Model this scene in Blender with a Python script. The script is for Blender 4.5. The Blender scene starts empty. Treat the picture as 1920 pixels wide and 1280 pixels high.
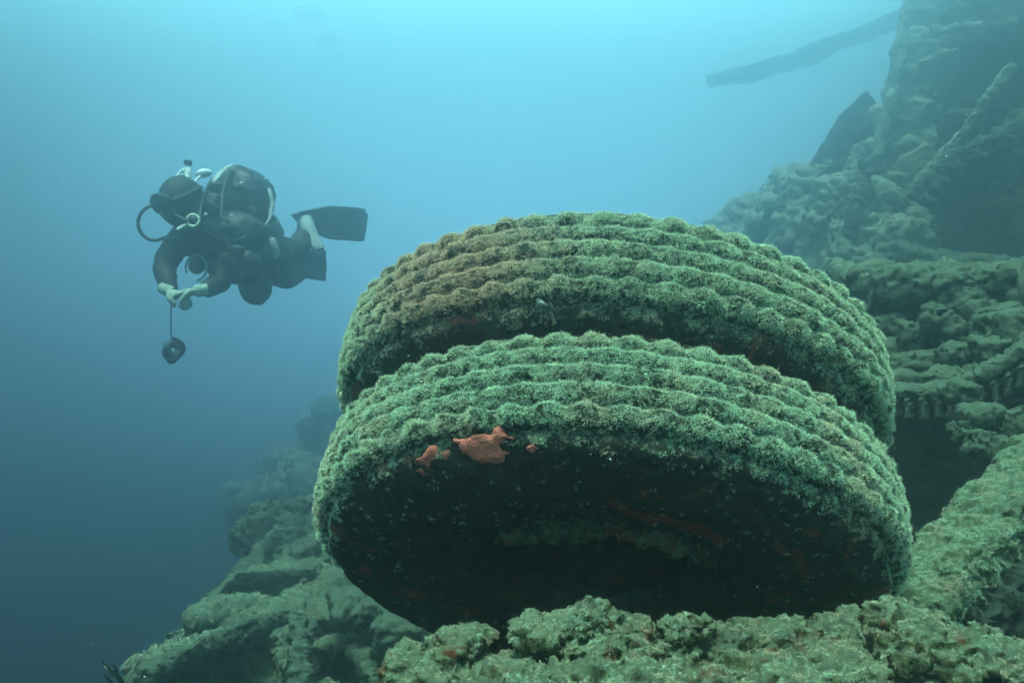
import bpy, math, random
import numpy as np
from mathutils import Vector, Matrix

scene = bpy.context.scene
# ------------------------------------------------------------------ camera
F = 1691.8                       # focal length in pixels of the 1920 px wide photograph
cam_data = bpy.data.cameras.new('camera')
cam = bpy.data.objects.new('camera', cam_data)
scene.collection.objects.link(cam)
scene.camera = cam
cam_data.sensor_width = 36.0
cam_data.lens = 36.0 * F / 1920.0
cam_data.clip_start = 0.05
cam_data.clip_end = 500
cam.location = (0, 0, 0)
cam.rotation_euler = (math.radians(90), 0, 0)

# ------------------------------------------------------------------ water light (world)
SUN_DIR = Vector((-0.18, -0.27, 0.94)).normalized()     # towards the light
world = bpy.data.worlds.new('World')
scene.world = world
world.use_nodes = True
nt = world.node_tree
nt.nodes.clear()
wo = nt.nodes.new('ShaderNodeOutputWorld')
tc = nt.nodes.new('ShaderNodeTexCoord')
sep = nt.nodes.new('ShaderNodeSeparateXYZ')
nt.links.new(tc.outputs['Generated'], sep.inputs[0])
mr = nt.nodes.new('ShaderNodeMapRange')
mr.inputs[1].default_value = -1; mr.inputs[2].default_value = 1
nt.links.new(sep.outputs['Z'], mr.inputs[0])
ramp = nt.nodes.new('ShaderNodeValToRGB')
ramp.color_ramp.interpolation = 'B_SPLINE'
stops = [(-1.0, (.0010, .0020, .0030)), (-.42, (.0025, .0045, .0075)), (-.30, (.006, .010, .016)),
         (-.16, (.025, .054, .080)), (0.0, (.17, .43, .58)), (.10, (.26, .66, .82)), (.20, (.26, .67, .79)),
         (.34, (.24, .66, .70)), (.5, (.24, .66, .66)), (1.0, (.25, .64, .57))]
cr = ramp.color_ramp
while len(cr.elements) < len(stops):
    cr.elements.new(0.5)
for e, (z, c) in zip(cr.elements, stops):
    e.position = (z + 1) / 2
    e.color = (*c, 1)
nt.links.new(mr.outputs[0], ramp.inputs[0])
bg1 = nt.nodes.new('ShaderNodeBackground')
bg1.inputs[1].default_value = 1.0
nt.links.new(ramp.outputs[0], bg1.inputs[0])
# the water is brighter towards the side where the surface light comes down
dotn = nt.nodes.new('ShaderNodeVectorMath'); dotn.operation = 'DOT_PRODUCT'
gd = Vector((.02, .90, .44)).normalized(); dotn.inputs[1].default_value = gd
nt.links.new(tc.outputs['Generated'], dotn.inputs[0])
gl = nt.nodes.new('ShaderNodeMapRange'); gl.interpolation_type = 'SMOOTHERSTEP'
gl.inputs[1].default_value = .72; gl.inputs[2].default_value = 1.0; gl.inputs[3].default_value = .86; gl.inputs[4].default_value = 2.45
nt.links.new(dotn.outputs['Value'], gl.inputs[0])
nt.links.new(gl.outputs[0], bg1.inputs[1])
sky = nt.nodes.new('ShaderNodeTexSky')
sky.sky_type = 'NISHITA'
sky.sun_disc = False
sky.sun_elevation = math.asin(SUN_DIR.z)
sky.sun_rotation = math.atan2(SUN_DIR.x, SUN_DIR.y)
tint = nt.nodes.new('ShaderNodeMix'); tint.data_type = 'RGBA'; tint.blend_type = 'MULTIPLY'
tint.inputs[0].default_value = 1
nt.links.new(sky.outputs[0], tint.inputs[6])
tint.inputs[7].default_value = (.10, .75, .55, 1)      # daylight after several metres of water
win = nt.nodes.new('ShaderNodeMapRange'); win.interpolation_type = 'SMOOTHERSTEP'      # skylight comes in only through the surface overhead
win.inputs[1].default_value = .15; win.inputs[2].default_value = .75; win.inputs[4].default_value = .06
nt.links.new(sep.outputs['Z'], win.inputs[0])
bg2 = nt.nodes.new('ShaderNodeBackground')
nt.links.new(win.outputs[0], bg2.inputs[1])
nt.links.new(tint.outputs[2], bg2.inputs[0])
add = nt.nodes.new('ShaderNodeAddShader')
nt.links.new(bg1.outputs[0], add.inputs[0]); nt.links.new(bg2.outputs[0], add.inputs[1])
nt.links.new(add.outputs[0], wo.inputs[0])

sun_data = bpy.data.lights.new('sun', 'SUN')
sun_data.energy = 5.0
sun_data.angle = math.radians(14)
sun_data.color = (.70, 1.0, .76)
sun = bpy.data.objects.new('sun', sun_data)
scene.collection.objects.link(sun)
sun.location = (-2, -4, 8)
sun.rotation_euler = (-SUN_DIR).to_track_quat('-Z', 'Y').to_euler()

scene.view_settings.view_transform = 'Standard'
scene.view_settings.look = 'None'
scene.view_settings.exposure = 1.38
scene.view_settings.gamma = 1
scene.view_settings.use_curve_mapping = False
cy = scene.cycles
cy.max_bounces = 5; cy.diffuse_bounces = 2; cy.glossy_bounces = 2
cy.transmission_bounces = 4; cy.volume_bounces = 1; cy.transparent_max_bounces = 8
cy.caustics_reflective = False; cy.caustics_refractive = False
cy.use_denoising = True
try:
    cy.denoiser = 'OPENIMAGEDENOISE'
    cy.denoising_input_passes = 'RGB_ALBEDO_NORMAL'
except Exception:
    pass

HAZE_DENSITY = 0.18
HAZE_COLOR = (.56, .72, .83)
HAZE_ANISO = 0.90


# ------------------------------------------------------------------ helpers
def P(px, py, d):
    """world point at depth d (metres) for a place measured on the 1920x1280 photograph"""
    return np.array([(px - 960) / F * d, d, (640 - py) / F * d])


def tag(o, label=None, cat=None, group=None, kind=None):
    if label: o['label'] = label
    if cat: o['category'] = cat
    if group: o['group'] = group
    if kind: o['kind'] = kind
    return o


def link(o, parent=None):
    scene.collection.objects.link(o)
    if parent is not None:
        o.parent = parent
    return o


def empty(name, loc=(0, 0, 0)):
    o = bpy.data.objects.new(name, None)
    o.location = loc
    o.empty_display_size = .1
    return link(o)


def mesh_np(name, V, Fc, mat, parent=None, smooth=True, origin=None, attrs=None):
    """V (n,3) world coords; Fc (m,3|4) ints"""
    V = np.asarray(V, dtype=np.float64)
    Fc = np.asarray(Fc, dtype=np.int32)
    if parent is not None:
        origin = np.array(root_loc(parent))
        V = V - origin
    else:
        if origin is None:
            origin = np.array([(V[:, 0].min() + V[:, 0].max()) / 2, (V[:, 1].min() + V[:, 1].max()) / 2, V[:, 2].min()])
        V = V - np.asarray(origin)
    me = bpy.data.meshes.new(name)
    me.vertices.add(len(V)); me.vertices.foreach_set('co', V.astype(np.float32).ravel())
    k = Fc.shape[1]
    me.loops.add(Fc.size); me.loops.foreach_set('vertex_index', Fc.ravel())
    me.polygons.add(len(Fc))
    me.polygons.foreach_set('loop_start', np.arange(0, Fc.size, k, dtype=np.int32))
    me.polygons.foreach_set('use_smooth', np.full(len(Fc), smooth))
    if attrs:
        for n, a in attrs.items():
            at = me.attributes.new(n, 'FLOAT', 'POINT')
            at.data.foreach_set('value', np.asarray(a, dtype=np.float32))
    me.update(calc_edges=True); me.validate()
    if mat: me.materials.append(mat)
    o = bpy.data.objects.new(name, me)
    if parent is None:
        o.location = origin
    return link(o, parent)


def root_loc(o):
    v = Vector((0, 0, 0))
    while o is not None:
        v = v + Vector(o.location); o = o.parent
    return v


# ---- numpy noise
def _hash(ix, iy, iz, seed):
    h = (ix.astype(np.uint64) * np.uint64(73856093)) ^ (iy.astype(np.uint64) * np.uint64(19349663)) ^ (iz.astype(np.uint64) * np.uint64(83492791)) ^ np.uint64(seed * 2654435761 & 0xffffffff)
    h &= np.uint64(0xffffffff)
    h = ((h ^ (h >> np.uint64(16))) * np.uint64(0x45d9f3b)) & np.uint64(0xffffffff)
    h = ((h ^ (h >> np.uint64(16))) * np.uint64(0x45d9f3b)) & np.uint64(0xffffffff)
    return h ^ (h >> np.uint64(16))


def vnoise(p, seed=0):
    """gradient-like value noise, -1..1"""
    pi = np.floor(p).astype(np.int64); f = p - pi
    u = f * f * f * (f * (f * 6 - 15) + 10)
    pi = pi + 100000
    r = np.zeros(len(p))
    for dx in (0, 1):
        wx = u[:, 0] if dx else 1 - u[:, 0]
        for dy in (0, 1):
            wy = u[:, 1] if dy else 1 - u[:, 1]
            for dz in (0, 1):
                wz = u[:, 2] if dz else 1 - u[:, 2]
                h = _hash(pi[:, 0] + dx, pi[:, 1] + dy, pi[:, 2] + dz, seed)
                g = np.stack([(h & np.uint64(255)).astype(float), ((h >> np.uint64(8)) & np.uint64(255)).astype(float), ((h >> np.uint64(16)) & np.uint64(255)).astype(float)], 1) / 127.5 - 1
                r += wx * wy * wz * ((f[:, 0] - dx) * g[:, 0] + (f[:, 1] - dy) * g[:, 1] + (f[:, 2] - dz) * g[:, 2])
    return r * 1.3


def fbm(p, octv=4, seed=0, gain=.5):
    a, s, r = 1, 0, np.zeros(len(p))
    for i in range(octv):
        r += a * vnoise(p * 2.03 ** i + i * 17.3, seed + i); s += a; a *= gain
    return r / s * 1.6


def cell(p, seed=0):
    """1 at a cell's centre falling to 0 at its edge: lumps"""
    pi = np.floor(p).astype(np.int64); best = np.full(len(p), 9.)
    for dx in (-1, 0, 1):
        for dy in (-1, 0, 1):
            for dz in (-1, 0, 1):
                q = pi + np.array([dx, dy, dz])
                h = _hash(q[:, 0] + 100000, q[:, 1] + 100000, q[:, 2] + 100000, seed)
                c = q + np.stack([(h & np.uint64(255)).astype(float), ((h >> np.uint64(8)) & np.uint64(255)).astype(float), ((h >> np.uint64(16)) & np.uint64(255)).astype(float)], 1) / 255
                best = np.minimum(best, ((p - c) ** 2).sum(1))
    return np.sqrt(np.clip(1 - best * 1.3, 0, 1))


def vnormals(V, Fc):
    a = V[Fc[:, 1]] - V[Fc[:, 0]]; b = V[Fc[:, 2]] - V[Fc[:, 0]]
    n = np.cross(a, b)
    if Fc.shape[1] == 4:
        n = n + np.cross(V[Fc[:, 2]] - V[Fc[:, 0]], V[Fc[:, 3]] - V[Fc[:, 0]])
    N = np.zeros_like(V)
    for k in range(Fc.shape[1]):
        for c in range(3):
            N[:, c] += np.bincount(Fc[:, k], weights=n[:, c], minlength=len(V))
    return N / np.maximum(np.linalg.norm(N, axis=1, keepdims=True), 1e-12)


def grid_faces(nu, nv, wrap_u=False, wrap_v=False):
    """verts indexed i*nv+j"""
    iu = np.arange(nu if wrap_u else nu - 1); iv = np.arange(nv if wrap_v else nv - 1)
    I, J = np.meshgrid(iu, iv, indexing='ij')
    I2, J2 = (I + 1) % nu, (J + 1) % nv
    return np.stack([I * nv + J, I2 * nv + J, I2 * nv + J2, I * nv + J2], -1).reshape(-1, 4)


_ico = {}
def ico(sub):
    if sub not in _ico:
        import bmesh
        bm = bmesh.new(); bmesh.ops.create_icosphere(bm, subdivisions=sub, radius=1)
        V = np.array([v.co[:] for v in bm.verts]); Fc = np.array([[v.index for v in f.verts] for f in bm.faces]); bm.free()
        _ico[sub] = (V, Fc)
    V, Fc = _ico[sub]
    return V.copy(), Fc.copy()


def growth(V, N, amp, size, seed):
    """encrusting growth: big lumps, small lumps, grit"""
    w = V + fbm(V / size, 2, seed + 5)[:, None] * size * .3
    d = fbm(w / (size * 3.2), 3, seed) * 1.2
    d += (.30 - np.abs(fbm(w / (size * 1.3), 4, seed + 7))) * 1.0
    d += (cell(w / size, seed + 1) - .55) * .45
    d += (cell(w / (size * .42), seed + 2) - .5) * .22
    pit = cell(w / (size * .75), seed + 8); d -= np.clip(pit - .66, 0, 1) * 3.0 * (fbm(V / (size * 2), 2, seed + 6) > -.05)
    d += fbm(V / (size * .22), 4, seed + 3) * .30
    return V + N * (d * amp)[:, None]


def rot_m(rx, ry, rz):
    from mathutils import Euler
    return np.array(Euler((math.radians(rx), math.radians(ry), math.radians(rz))).to_matrix())


def union_blobs(blobs, voxel, power=.8):
    """blobs: (centre, radii, (rx,ry,rz)); a voxel-remeshed union as V, F(quads)"""
    Vs, Fs, n = [], [], 0
    for c, r, a in blobs:
        V, Fc = ico(4)
        V = np.sign(V) * np.abs(V) ** power
        V = (V * np.array(r)) @ rot_m(*a).T + np.array(c)
        Vs.append(V); Fs.append(Fc + n); n += len(V)
    V = np.concatenate(Vs); Fc = np.concatenate(Fs)
    me = bpy.data.meshes.new('tmp'); me.from_pydata(V.tolist(), [], Fc.tolist())
    o = bpy.data.objects.new('tmp', me); scene.collection.objects.link(o)
    m = o.modifiers.new('r', 'REMESH'); m.mode = 'VOXEL'; m.voxel_size = voxel
    dg = bpy.context.evaluated_depsgraph_get(); e = o.evaluated_get(dg).to_mesh()
    W = np.empty(len(e.vertices) * 3); e.vertices.foreach_get('co', W); W = W.reshape(-1, 3)
    L = np.empty(len(e.loops), dtype=np.int32); e.loops.foreach_get('vertex_index', L); Q = L.reshape(-1, 4)
    bpy.data.objects.remove(o); bpy.data.meshes.remove(me)
    return W, Q


def rock(name, blobs, mat, voxel=.012, amp=.03, size=.08, seed=1, parent=None, power=.8):
    V, Q = union_blobs(blobs, voxel, power)
    for _ in range(2):
        N = vnormals(V, Q); V = growth(V, N, amp * (.7 if _ else .6), size * (.6 if _ else 1.7), seed + 11 * _)
    return mesh_np(name, V, Q, mat, parent)


def bar_np(path, w, h, up=(0, 0, 1), nl=None, nr=28, amp=.01, size=.04, seed=1, sq=3.0, grow=True, scl=None):
    """swept bar along path points, cross-section w (side) by h (up), rounded corners"""
    path = np.array(path, float)
    seg = np.linalg.norm(np.diff(path, axis=0), axis=1); L = np.concatenate([[0], np.cumsum(seg)])
    if nl is None: nl = int(max(6, L[-1] / (min(w, h) / nr * 3)))
    t = np.linspace(0, L[-1], nl)
    C = np.stack([np.interp(t, L, path[:, k]) for k in range(3)], 1)
    if len(path) > 2:
        for _ in range(max(1, nl // 14)):
            C[1:-1] = (C[:-2] + C[2:] + 2 * C[1:-1]) / 4
    T = np.gradient(C, axis=0); T /= np.linalg.norm(T, axis=1, keepdims=True)
    S = np.cross(T, np.array(up)); S /= np.linalg.norm(S, axis=1, keepdims=True)
    U = np.cross(S, T)
    a = np.linspace(0, 2 * np.pi, nr, endpoint=False)
    ca, sa = np.cos(a), np.sin(a)
    cx = np.sign(ca) * np.abs(ca) ** (2 / sq) * w / 2; cz = np.sign(sa) * np.abs(sa) ** (2 / sq) * h / 2
    k = np.ones(nl) if scl is None else np.interp(np.linspace(0, 1, nl), np.linspace(0, 1, len(scl)), scl)
    k = k.copy(); k[0] *= .72; k[-1] *= .72
    V = C[:, None] + S[:, None] * (cx[None, :, None] * k[:, None, None]) + U[:, None] * (cz[None, :, None] * k[:, None, None])
    V = V.reshape(-1, 3)
    Q = grid_faces(nl, nr, False, True)[:, ::-1]
    n = len(V)
    V = np.concatenate([V, [C[0]], [C[-1]]])
    j = np.arange(nr); j2 = (j + 1) % nr
    c1 = np.stack([np.full(nr, n), j, j2, j2], 1); c2 = np.stack([np.full(nr, n + 1), (nl - 1) * nr + j2, (nl - 1) * nr + j, (nl - 1) * nr + j], 1)
    T3 = np.concatenate([Q[:, [0, 1, 2]], Q[:, [0, 2, 3]], c1[:, :3], c2[:, :3]])
    # orient outward
    N = vnormals(V, T3)
    if ((V[:n] - np.repeat(C, nr, 0)) * N[:n]).sum() < 0:
        T3 = T3[:, ::-1]; N = -N
    if grow and amp > 0:
        V = growth(V, N, amp, size, seed)
    return V, T3


def bar(name, path, w, h, mat, parent=None, **k):
    V, T = bar_np(path, w, h, **k)
    return mesh_np(name, V, T, mat, parent)


def join_np(parts):
    Vs, Fs, n = [], [], 0
    for V, Fc in parts:
        if Fc.shape[1] == 4: Fc = np.concatenate([Fc[:, [0, 1, 2]], Fc[:, [0, 2, 3]]])
        Vs.append(V); Fs.append(Fc + n); n += len(V)
    return np.concatenate(Vs), np.concatenate(Fs)


# ---- materials
def new_mat(name):
    m = bpy.data.materials.new(name); m.use_nodes = True
    t = m.node_tree; b = t.nodes['Principled BSDF']
    return m, t, b


def node(t, kind, **inp):
    n = t.nodes.new(kind)
    for k, v in inp.items():
        n.inputs[k.replace('_', ' ')].default_value = v
    return n


def crust_mat(name, base, second, dark, patch, silt, scale=1.0, silt_amt=.6, patch_lo=.62, bump=.9, rough=.95):
    """living crust: mottled base, darker pores, coloured patches, silt lying on top-facing areas"""
    m, t, b = new_mat(name)
    L = t.links.new
    tcn = t.nodes.new('ShaderNodeTexCoord')
    def noise(s, d=6, r=.62, dist=0.0):
        n = node(t, 'ShaderNodeTexNoise', Scale=s * scale, Detail=d, Roughness=r, Distortion=dist)
        L(tcn.outputs['Object'], n.inputs['Vector']); return n.outputs['Fac']
    def rampf(f, lo, hi):
        n = node(t, 'ShaderNodeMapRange'); n.interpolation_type = 'SMOOTHSTEP'
        n.inputs[1].default_value = lo; n.inputs[2].default_value = hi
        L(f, n.inputs[0]); return n.outputs[0]
    def mix(f, a, c):
        n = t.nodes.new('ShaderNodeMix'); n.data_type = 'RGBA'
        L(f, n.inputs[0])
        if isinstance(a, tuple): n.inputs[6].default_value = (*a, 1)
        else: L(a, n.inputs[6])
        if isinstance(c, tuple): n.inputs[7].default_value = (*c, 1)
        else: L(c, n.inputs[7])
        return n.outputs[2]
    col = mix(rampf(noise(14), .40, .62), base, second)
    col = mix(rampf(noise(70, 4, .7), .52, .64), col, dark)
    col = mix(rampf(noise(45, 5, .75), .60, .68), col, tuple(min(1, c * 1.9 + .02) for c in second))
    pf = rampf(noise(9, 8, .7, .6), patch_lo, patch_lo + .07)
    col = mix(pf, col, patch)
    g = t.nodes.new('ShaderNodeNewGeometry'); s = t.nodes.new('ShaderNodeSeparateXYZ'); L(g.outputs['Normal'], s.inputs[0])
    sm = t.nodes.new('ShaderNodeMath'); sm.operation = 'MULTIPLY_ADD'; L(noise(30, 6, .7), sm.inputs[0]); sm.inputs[1].default_value = 1.4; 
    mm = t.nodes.new('ShaderNodeMath'); mm.operation = 'ADD'; mm.inputs[1].default_value = -.70; L(s.outputs['Z'], mm.inputs[0]); L(mm.outputs[0], sm.inputs[2])
    sf = rampf(sm.outputs[0], .2, .75)
    sk = t.nodes.new('ShaderNodeMath'); sk.operation = 'MULTIPLY'; L(sf, sk.inputs[0]); sk.inputs[1].default_value = silt_amt
    col = mix(sk.outputs[0], col, silt)
    # white specks of tube worms and barnacles
    v = node(t, 'ShaderNodeTexVoronoi', Scale=150 * scale); L(tcn.outputs['Object'], v.inputs['Vector'])
    vs = rampf(v.outputs['Distance'], .16, .10)
    vm = t.nodes.new('ShaderNodeMath'); vm.operation = 'MULTIPLY'; L(vs, vm.inputs[0]); L(rampf(noise(20, 2, .5), .54, .62), vm.inputs[1])
    col = mix(vm.outputs[0], col, (.5, .55, .5))
    L(col, b.inputs['Base Color'])
    b.inputs['Roughness'].default_value = rough
    b.inputs['Specular IOR Level'].default_value = .15
    bp = node(t, 'ShaderNodeBump', Strength=bump, Distance=.014)
    n2 = noise(75, 8, .8)
    L(n2, bp.inputs['Height']); L(bp.outputs[0], b.inputs['Normal'])
    return m


def plain_mat(name, col, rough=.6, var=.25, scale=25, metal=0):
    m, t, b = new_mat(name); L = t.links.new
    tcn = t.nodes.new('ShaderNodeTexCoord')
    n = node(t, 'ShaderNodeTexNoise', Scale=scale, Detail=5, Roughness=.6); L(tcn.outputs['Object'], n.inputs['Vector'])
    mx = t.nodes.new('ShaderNodeMix'); mx.data_type = 'RGBA'
    L(n.outputs['Fac'], mx.inputs[0])
    mx.inputs[6].default_value = (*[c * (1 - var) for c in col], 1); mx.inputs[7].default_value = (*[min(1, c * (1 + var)) for c in col], 1)
    L(mx.outputs[2], b.inputs['Base Color'])
    b.inputs['Roughness'].default_value = rough; b.inputs['Metallic'].default_value = metal
    return m


M_rib = crust_mat('rubber_under_turf', (.026, .036, .022), (.05, .06, .035), (.012, .013, .010), (.08, .035, .022), (.08, .11, .07), 1.3, .3)
M_side = crust_mat('shaded_rubber', (.035, .036, .027), (.060, .055, .040), (.010, .010, .010), (.26, .06, .04), (.12, .16, .11), 1.0, .3, .555)
M_dark = crust_mat('dark_plate_and_shade', (.024, .03, .024), (.04, .048, .034), (.012, .014, .012), (.05, .035, .02), (.07, .10, .07), .8, .5, .66)  # dark plates; also paints the shade on hollow and cavity walls
M_col = crust_mat('haze_pale_crust', (.20, .27, .18), (.30, .36, .25), (.09, .11, .08), (.18, .18, .12), (.42, .50, .38), .7, .8, .68)  # crust of the far wreckage, lightened in colour to mimic haze
M_rim = crust_mat('rusty_wheel_steel', (.06, .05, .035), (.09, .10, .07), (.02, .018, .015), (.16, .05, .035), (.22, .26, .2), 1.6, .5, .55)
M_reef2 = crust_mat('reef_crust_mid', (.075, .11, .05), (.12, .16, .08), (.025, .03, .02), (.12, .08, .04), (.15, .20, .12), 1.0, .6, .62)
M_fore = crust_mat('reef_rock_near', (.075, .085, .04), (.19, .20, .09), (.012, .010, .008), (.26, .075, .035), (.30, .38, .25), 1.6, .42, .55, 1.0)
M_reef = crust_mat('reef_rock_far', (.055, .075, .045), (.08, .105, .065), (.018, .022, .016), (.12, .08, .05), (.13, .175, .115), .8, .75, .66)
M_wreck = crust_mat('wreck_crust', (.05, .07, .045), (.08, .10, .065), (.018, .022, .016), (.11, .07, .045), (.13, .175, .115), .8, .75, .66)


# ------------------------------------------------------------------ turf (tufts as instances)
tuft_mat, tt, tb = new_mat('algae_filament')
a_h = tt.nodes.new('ShaderNodeAttribute'); a_h.attribute_name = 'tip'
a_t = tt.nodes.new('ShaderNodeAttribute'); a_t.attribute_name = 'tint'; a_t.attribute_type = 'INSTANCER'
rg = tt.nodes.new('ShaderNodeValToRGB'); rb = tt.nodes.new('ShaderNodeValToRGB')
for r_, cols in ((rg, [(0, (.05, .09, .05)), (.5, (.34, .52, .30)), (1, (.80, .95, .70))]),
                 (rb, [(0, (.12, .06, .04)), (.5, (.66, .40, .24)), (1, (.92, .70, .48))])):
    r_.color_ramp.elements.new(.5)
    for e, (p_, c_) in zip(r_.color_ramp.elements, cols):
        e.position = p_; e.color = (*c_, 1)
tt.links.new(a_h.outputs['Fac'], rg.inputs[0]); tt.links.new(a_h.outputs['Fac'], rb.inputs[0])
mx_ = tt.nodes.new('ShaderNodeMix'); mx_.data_type = 'RGBA'
tt.links.new(a_t.outputs['Fac'], mx_.inputs[0]); tt.links.new(rg.outputs[0], mx_.inputs[6]); tt.links.new(rb.outputs[0], mx_.inputs[7])
tt.links.new(mx_.outputs[2], tb.inputs['Base Color'])
trn = tt.nodes.new('ShaderNodeBsdfTranslucent'); mxs = tt.nodes.new('ShaderNodeMixShader'); mxs.inputs[0].default_value = .22
tt.links.new(mx_.outputs[2], trn.inputs[0]); tt.links.new(tb.outputs[0], mxs.inputs[1]); tt.links.new(trn.outputs[0], mxs.inputs[2])
tt.links.new(mxs.outputs[0], tt.nodes['Material Output'].inputs[0])
tb.inputs['Roughness'].default_value = .85; tb.inputs['Specular IOR Level'].default_value = .2

tuft_col = bpy.data.collections.new('algae tufts')


def make_tuft(seed, nb, spread, hgt, wid, name, curl=.8):
    rr = np.random.default_rng(seed)
    V, Fc, A, n = [], [], [], 0
    for i in range(nb):
        ang = rr.uniform(0, 6.283); rad = spread * math.sqrt(rr.random())
        p = np.array([math.cos(ang) * rad, math.sin(ang) * rad, -.0015])
        d = np.array([math.cos(ang) * .7 * rad / spread, math.sin(ang) * .7 * rad / spread, 1.0]) + rr.normal(size=3) * .45
        d /= np.linalg.norm(d)
        h = hgt * rr.uniform(.5, 1.15); ns = 3
        b0 = rr.uniform(.15, .5)
        for k in range(ns + 1):
            f = k / ns
            side = np.cross(d, rr.normal(size=3)); side /= np.linalg.norm(side)
            if k == 0: sd = side
            w = wid * (1 - .55 * f) * .5
            V += [p - sd * w, p + sd * w]; A += [b0 + (1 - b0) * f * rr.uniform(.7, 1)] * 2
            if k < ns:
                Fc.append([n + 2 * k, n + 2 * k + 1, n + 2 * k + 3, n + 2 * k + 2])
            p = p + d * h / ns
            d = d + rr.normal(size=3) * curl * .5; d /= np.linalg.norm(d)
        n += 2 * (ns + 1)
    V = np.array(V); Fc = np.array(Fc)
    me = bpy.data.meshes.new(name); me.from_pydata(V.tolist(), [], Fc.tolist())
    at = me.attributes.new('tip', 'FLOAT', 'POINT'); at.data.foreach_set('value', np.array(A, dtype=np.float32))
    me.materials.append(tuft_mat)
    o = bpy.data.objects.new(name, me); tuft_col.objects.link(o)
    return o


for s_ in range(6):
    make_tuft(s_, 30, .0052, .0050, .00072, 'algae_tuft', 1.7)

ng = bpy.data.node_groups.new('scatter_turf', 'GeometryNodeTree')
ng.interface.new_socket('Geometry', in_out='INPUT', socket_type='NodeSocketGeometry')
ng.interface.new_socket('Geometry', in_out='OUTPUT', socket_type='NodeSocketGeometry')
gi = ng.nodes.new('NodeGroupInput'); go = ng.nodes.new('NodeGroupOutput')
iop = ng.nodes.new('GeometryNodeInstanceOnPoints'); ci = ng.nodes.new('GeometryNodeCollectionInfo')
ci.inputs['Collection'].default_value = tuft_col
ci.inputs['Separate Children'].default_value = True; ci.inputs['Reset Children'].default_value = True
def nattr(name, ty):
    n = ng.nodes.new('GeometryNodeInputNamedAttribute'); n.data_type = ty; n.inputs['Name'].default_value = name; return n
ar, as_, ai_ = nattr('rot', 'FLOAT_VECTOR'), nattr('scl', 'FLOAT'), nattr('pick', 'INT')
e2r = ng.nodes.new('FunctionNodeEulerToRotation')
ng.links.new(gi.outputs[0], iop.inputs['Points']); ng.links.new(ci.outputs[0], iop.inputs['Instance'])
iop.inputs['Pick Instance'].default_value = True
ng.links.new(ai_.outputs['Attribute'], iop.inputs['Instance Index'])
ng.links.new(ar.outputs['Attribute'], e2r.inputs[0]); ng.links.new(e2r.outputs[0], iop.inputs['Rotation'])
ng.links.new(as_.outputs['Attribute'], iop.inputs['Scale'])
ng.links.new(iop.outputs[0], go.inputs[0])


def scatter(name, V, Fc, density, parent, seed, scale=1.0, tintf=None, maskf=None, label=None):
    rr = np.random.default_rng(seed)
    if Fc.shape[1] == 4: Fc = np.concatenate([Fc[:, [0, 1, 2]], Fc[:, [0, 2, 3]]])
    A, B, C = V[Fc[:, 0]], V[Fc[:, 1]], V[Fc[:, 2]]
    n = np.cross(B - A, C - A); ar_ = np.linalg.norm(n, axis=1) / 2; n = n / np.maximum(2 * ar_[:, None], 1e-12)
    N = int(ar_.sum() * density)
    idx = rr.choice(len(Fc), N, p=ar_ / ar_.sum())
    u = rr.random((N, 2)); fl = u.sum(1) > 1; u[fl] = 1 - u[fl]
    pt = A[idx] + (B - A)[idx] * u[:, :1] + (C - A)[idx] * u[:, 1:]
    nn = n[idx]
    if maskf is not None:
        k = rr.random(N) < maskf(pt, nn); pt, nn = pt[k], nn[k]
    N = len(pt)
    nn = nn + rr.normal(size=(N, 3)) * .3 + np.array([0, 0, .25]); nn /= np.linalg.norm(nn, axis=1, keepdims=True)
    # euler XYZ with Z axis on nn: Ry(beta) then Rz(alpha); random spin first via X? use spin by picking variants
    beta = np.arccos(np.clip(nn[:, 2], -1, 1)); alpha = np.arctan2(nn[:, 1], nn[:, 0])
    rot = np.stack([np.zeros(N), beta, alpha], 1)
    org = np.array(root_loc(parent))
    me = bpy.data.meshes.new(name)
    me.vertices.add(N); me.vertices.foreach_set('co', (pt - org).astype(np.float32).ravel())
    at = me.attributes.new('rot', 'FLOAT_VECTOR', 'POINT'); at.data.foreach_set('vector', rot.astype(np.float32).ravel())
    at = me.attributes.new('scl', 'FLOAT', 'POINT'); at.data.foreach_set('value', (scale * rr.uniform(.6, 1.3, N)).astype(np.float32))
    at = me.attributes.new('pick', 'INT', 'POINT'); at.data.foreach_set('value', rr.integers(0, 6, N).astype(np.int32))
    tv = tintf(pt) if tintf is not None else np.zeros(N)
    at = me.attributes.new('tint', 'FLOAT', 'POINT'); at.data.foreach_set('value', np.clip(tv + rr.normal(size=N) * .12, 0, 1).astype(np.float32))
    me.materials.append(tuft_mat)
    o = bpy.data.objects.new(name, me); link(o, parent)
    md = o.modifiers.new('turf', 'NODES'); md.node_group = ng
    o['kind'] = 'stuff'
    return o


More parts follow.
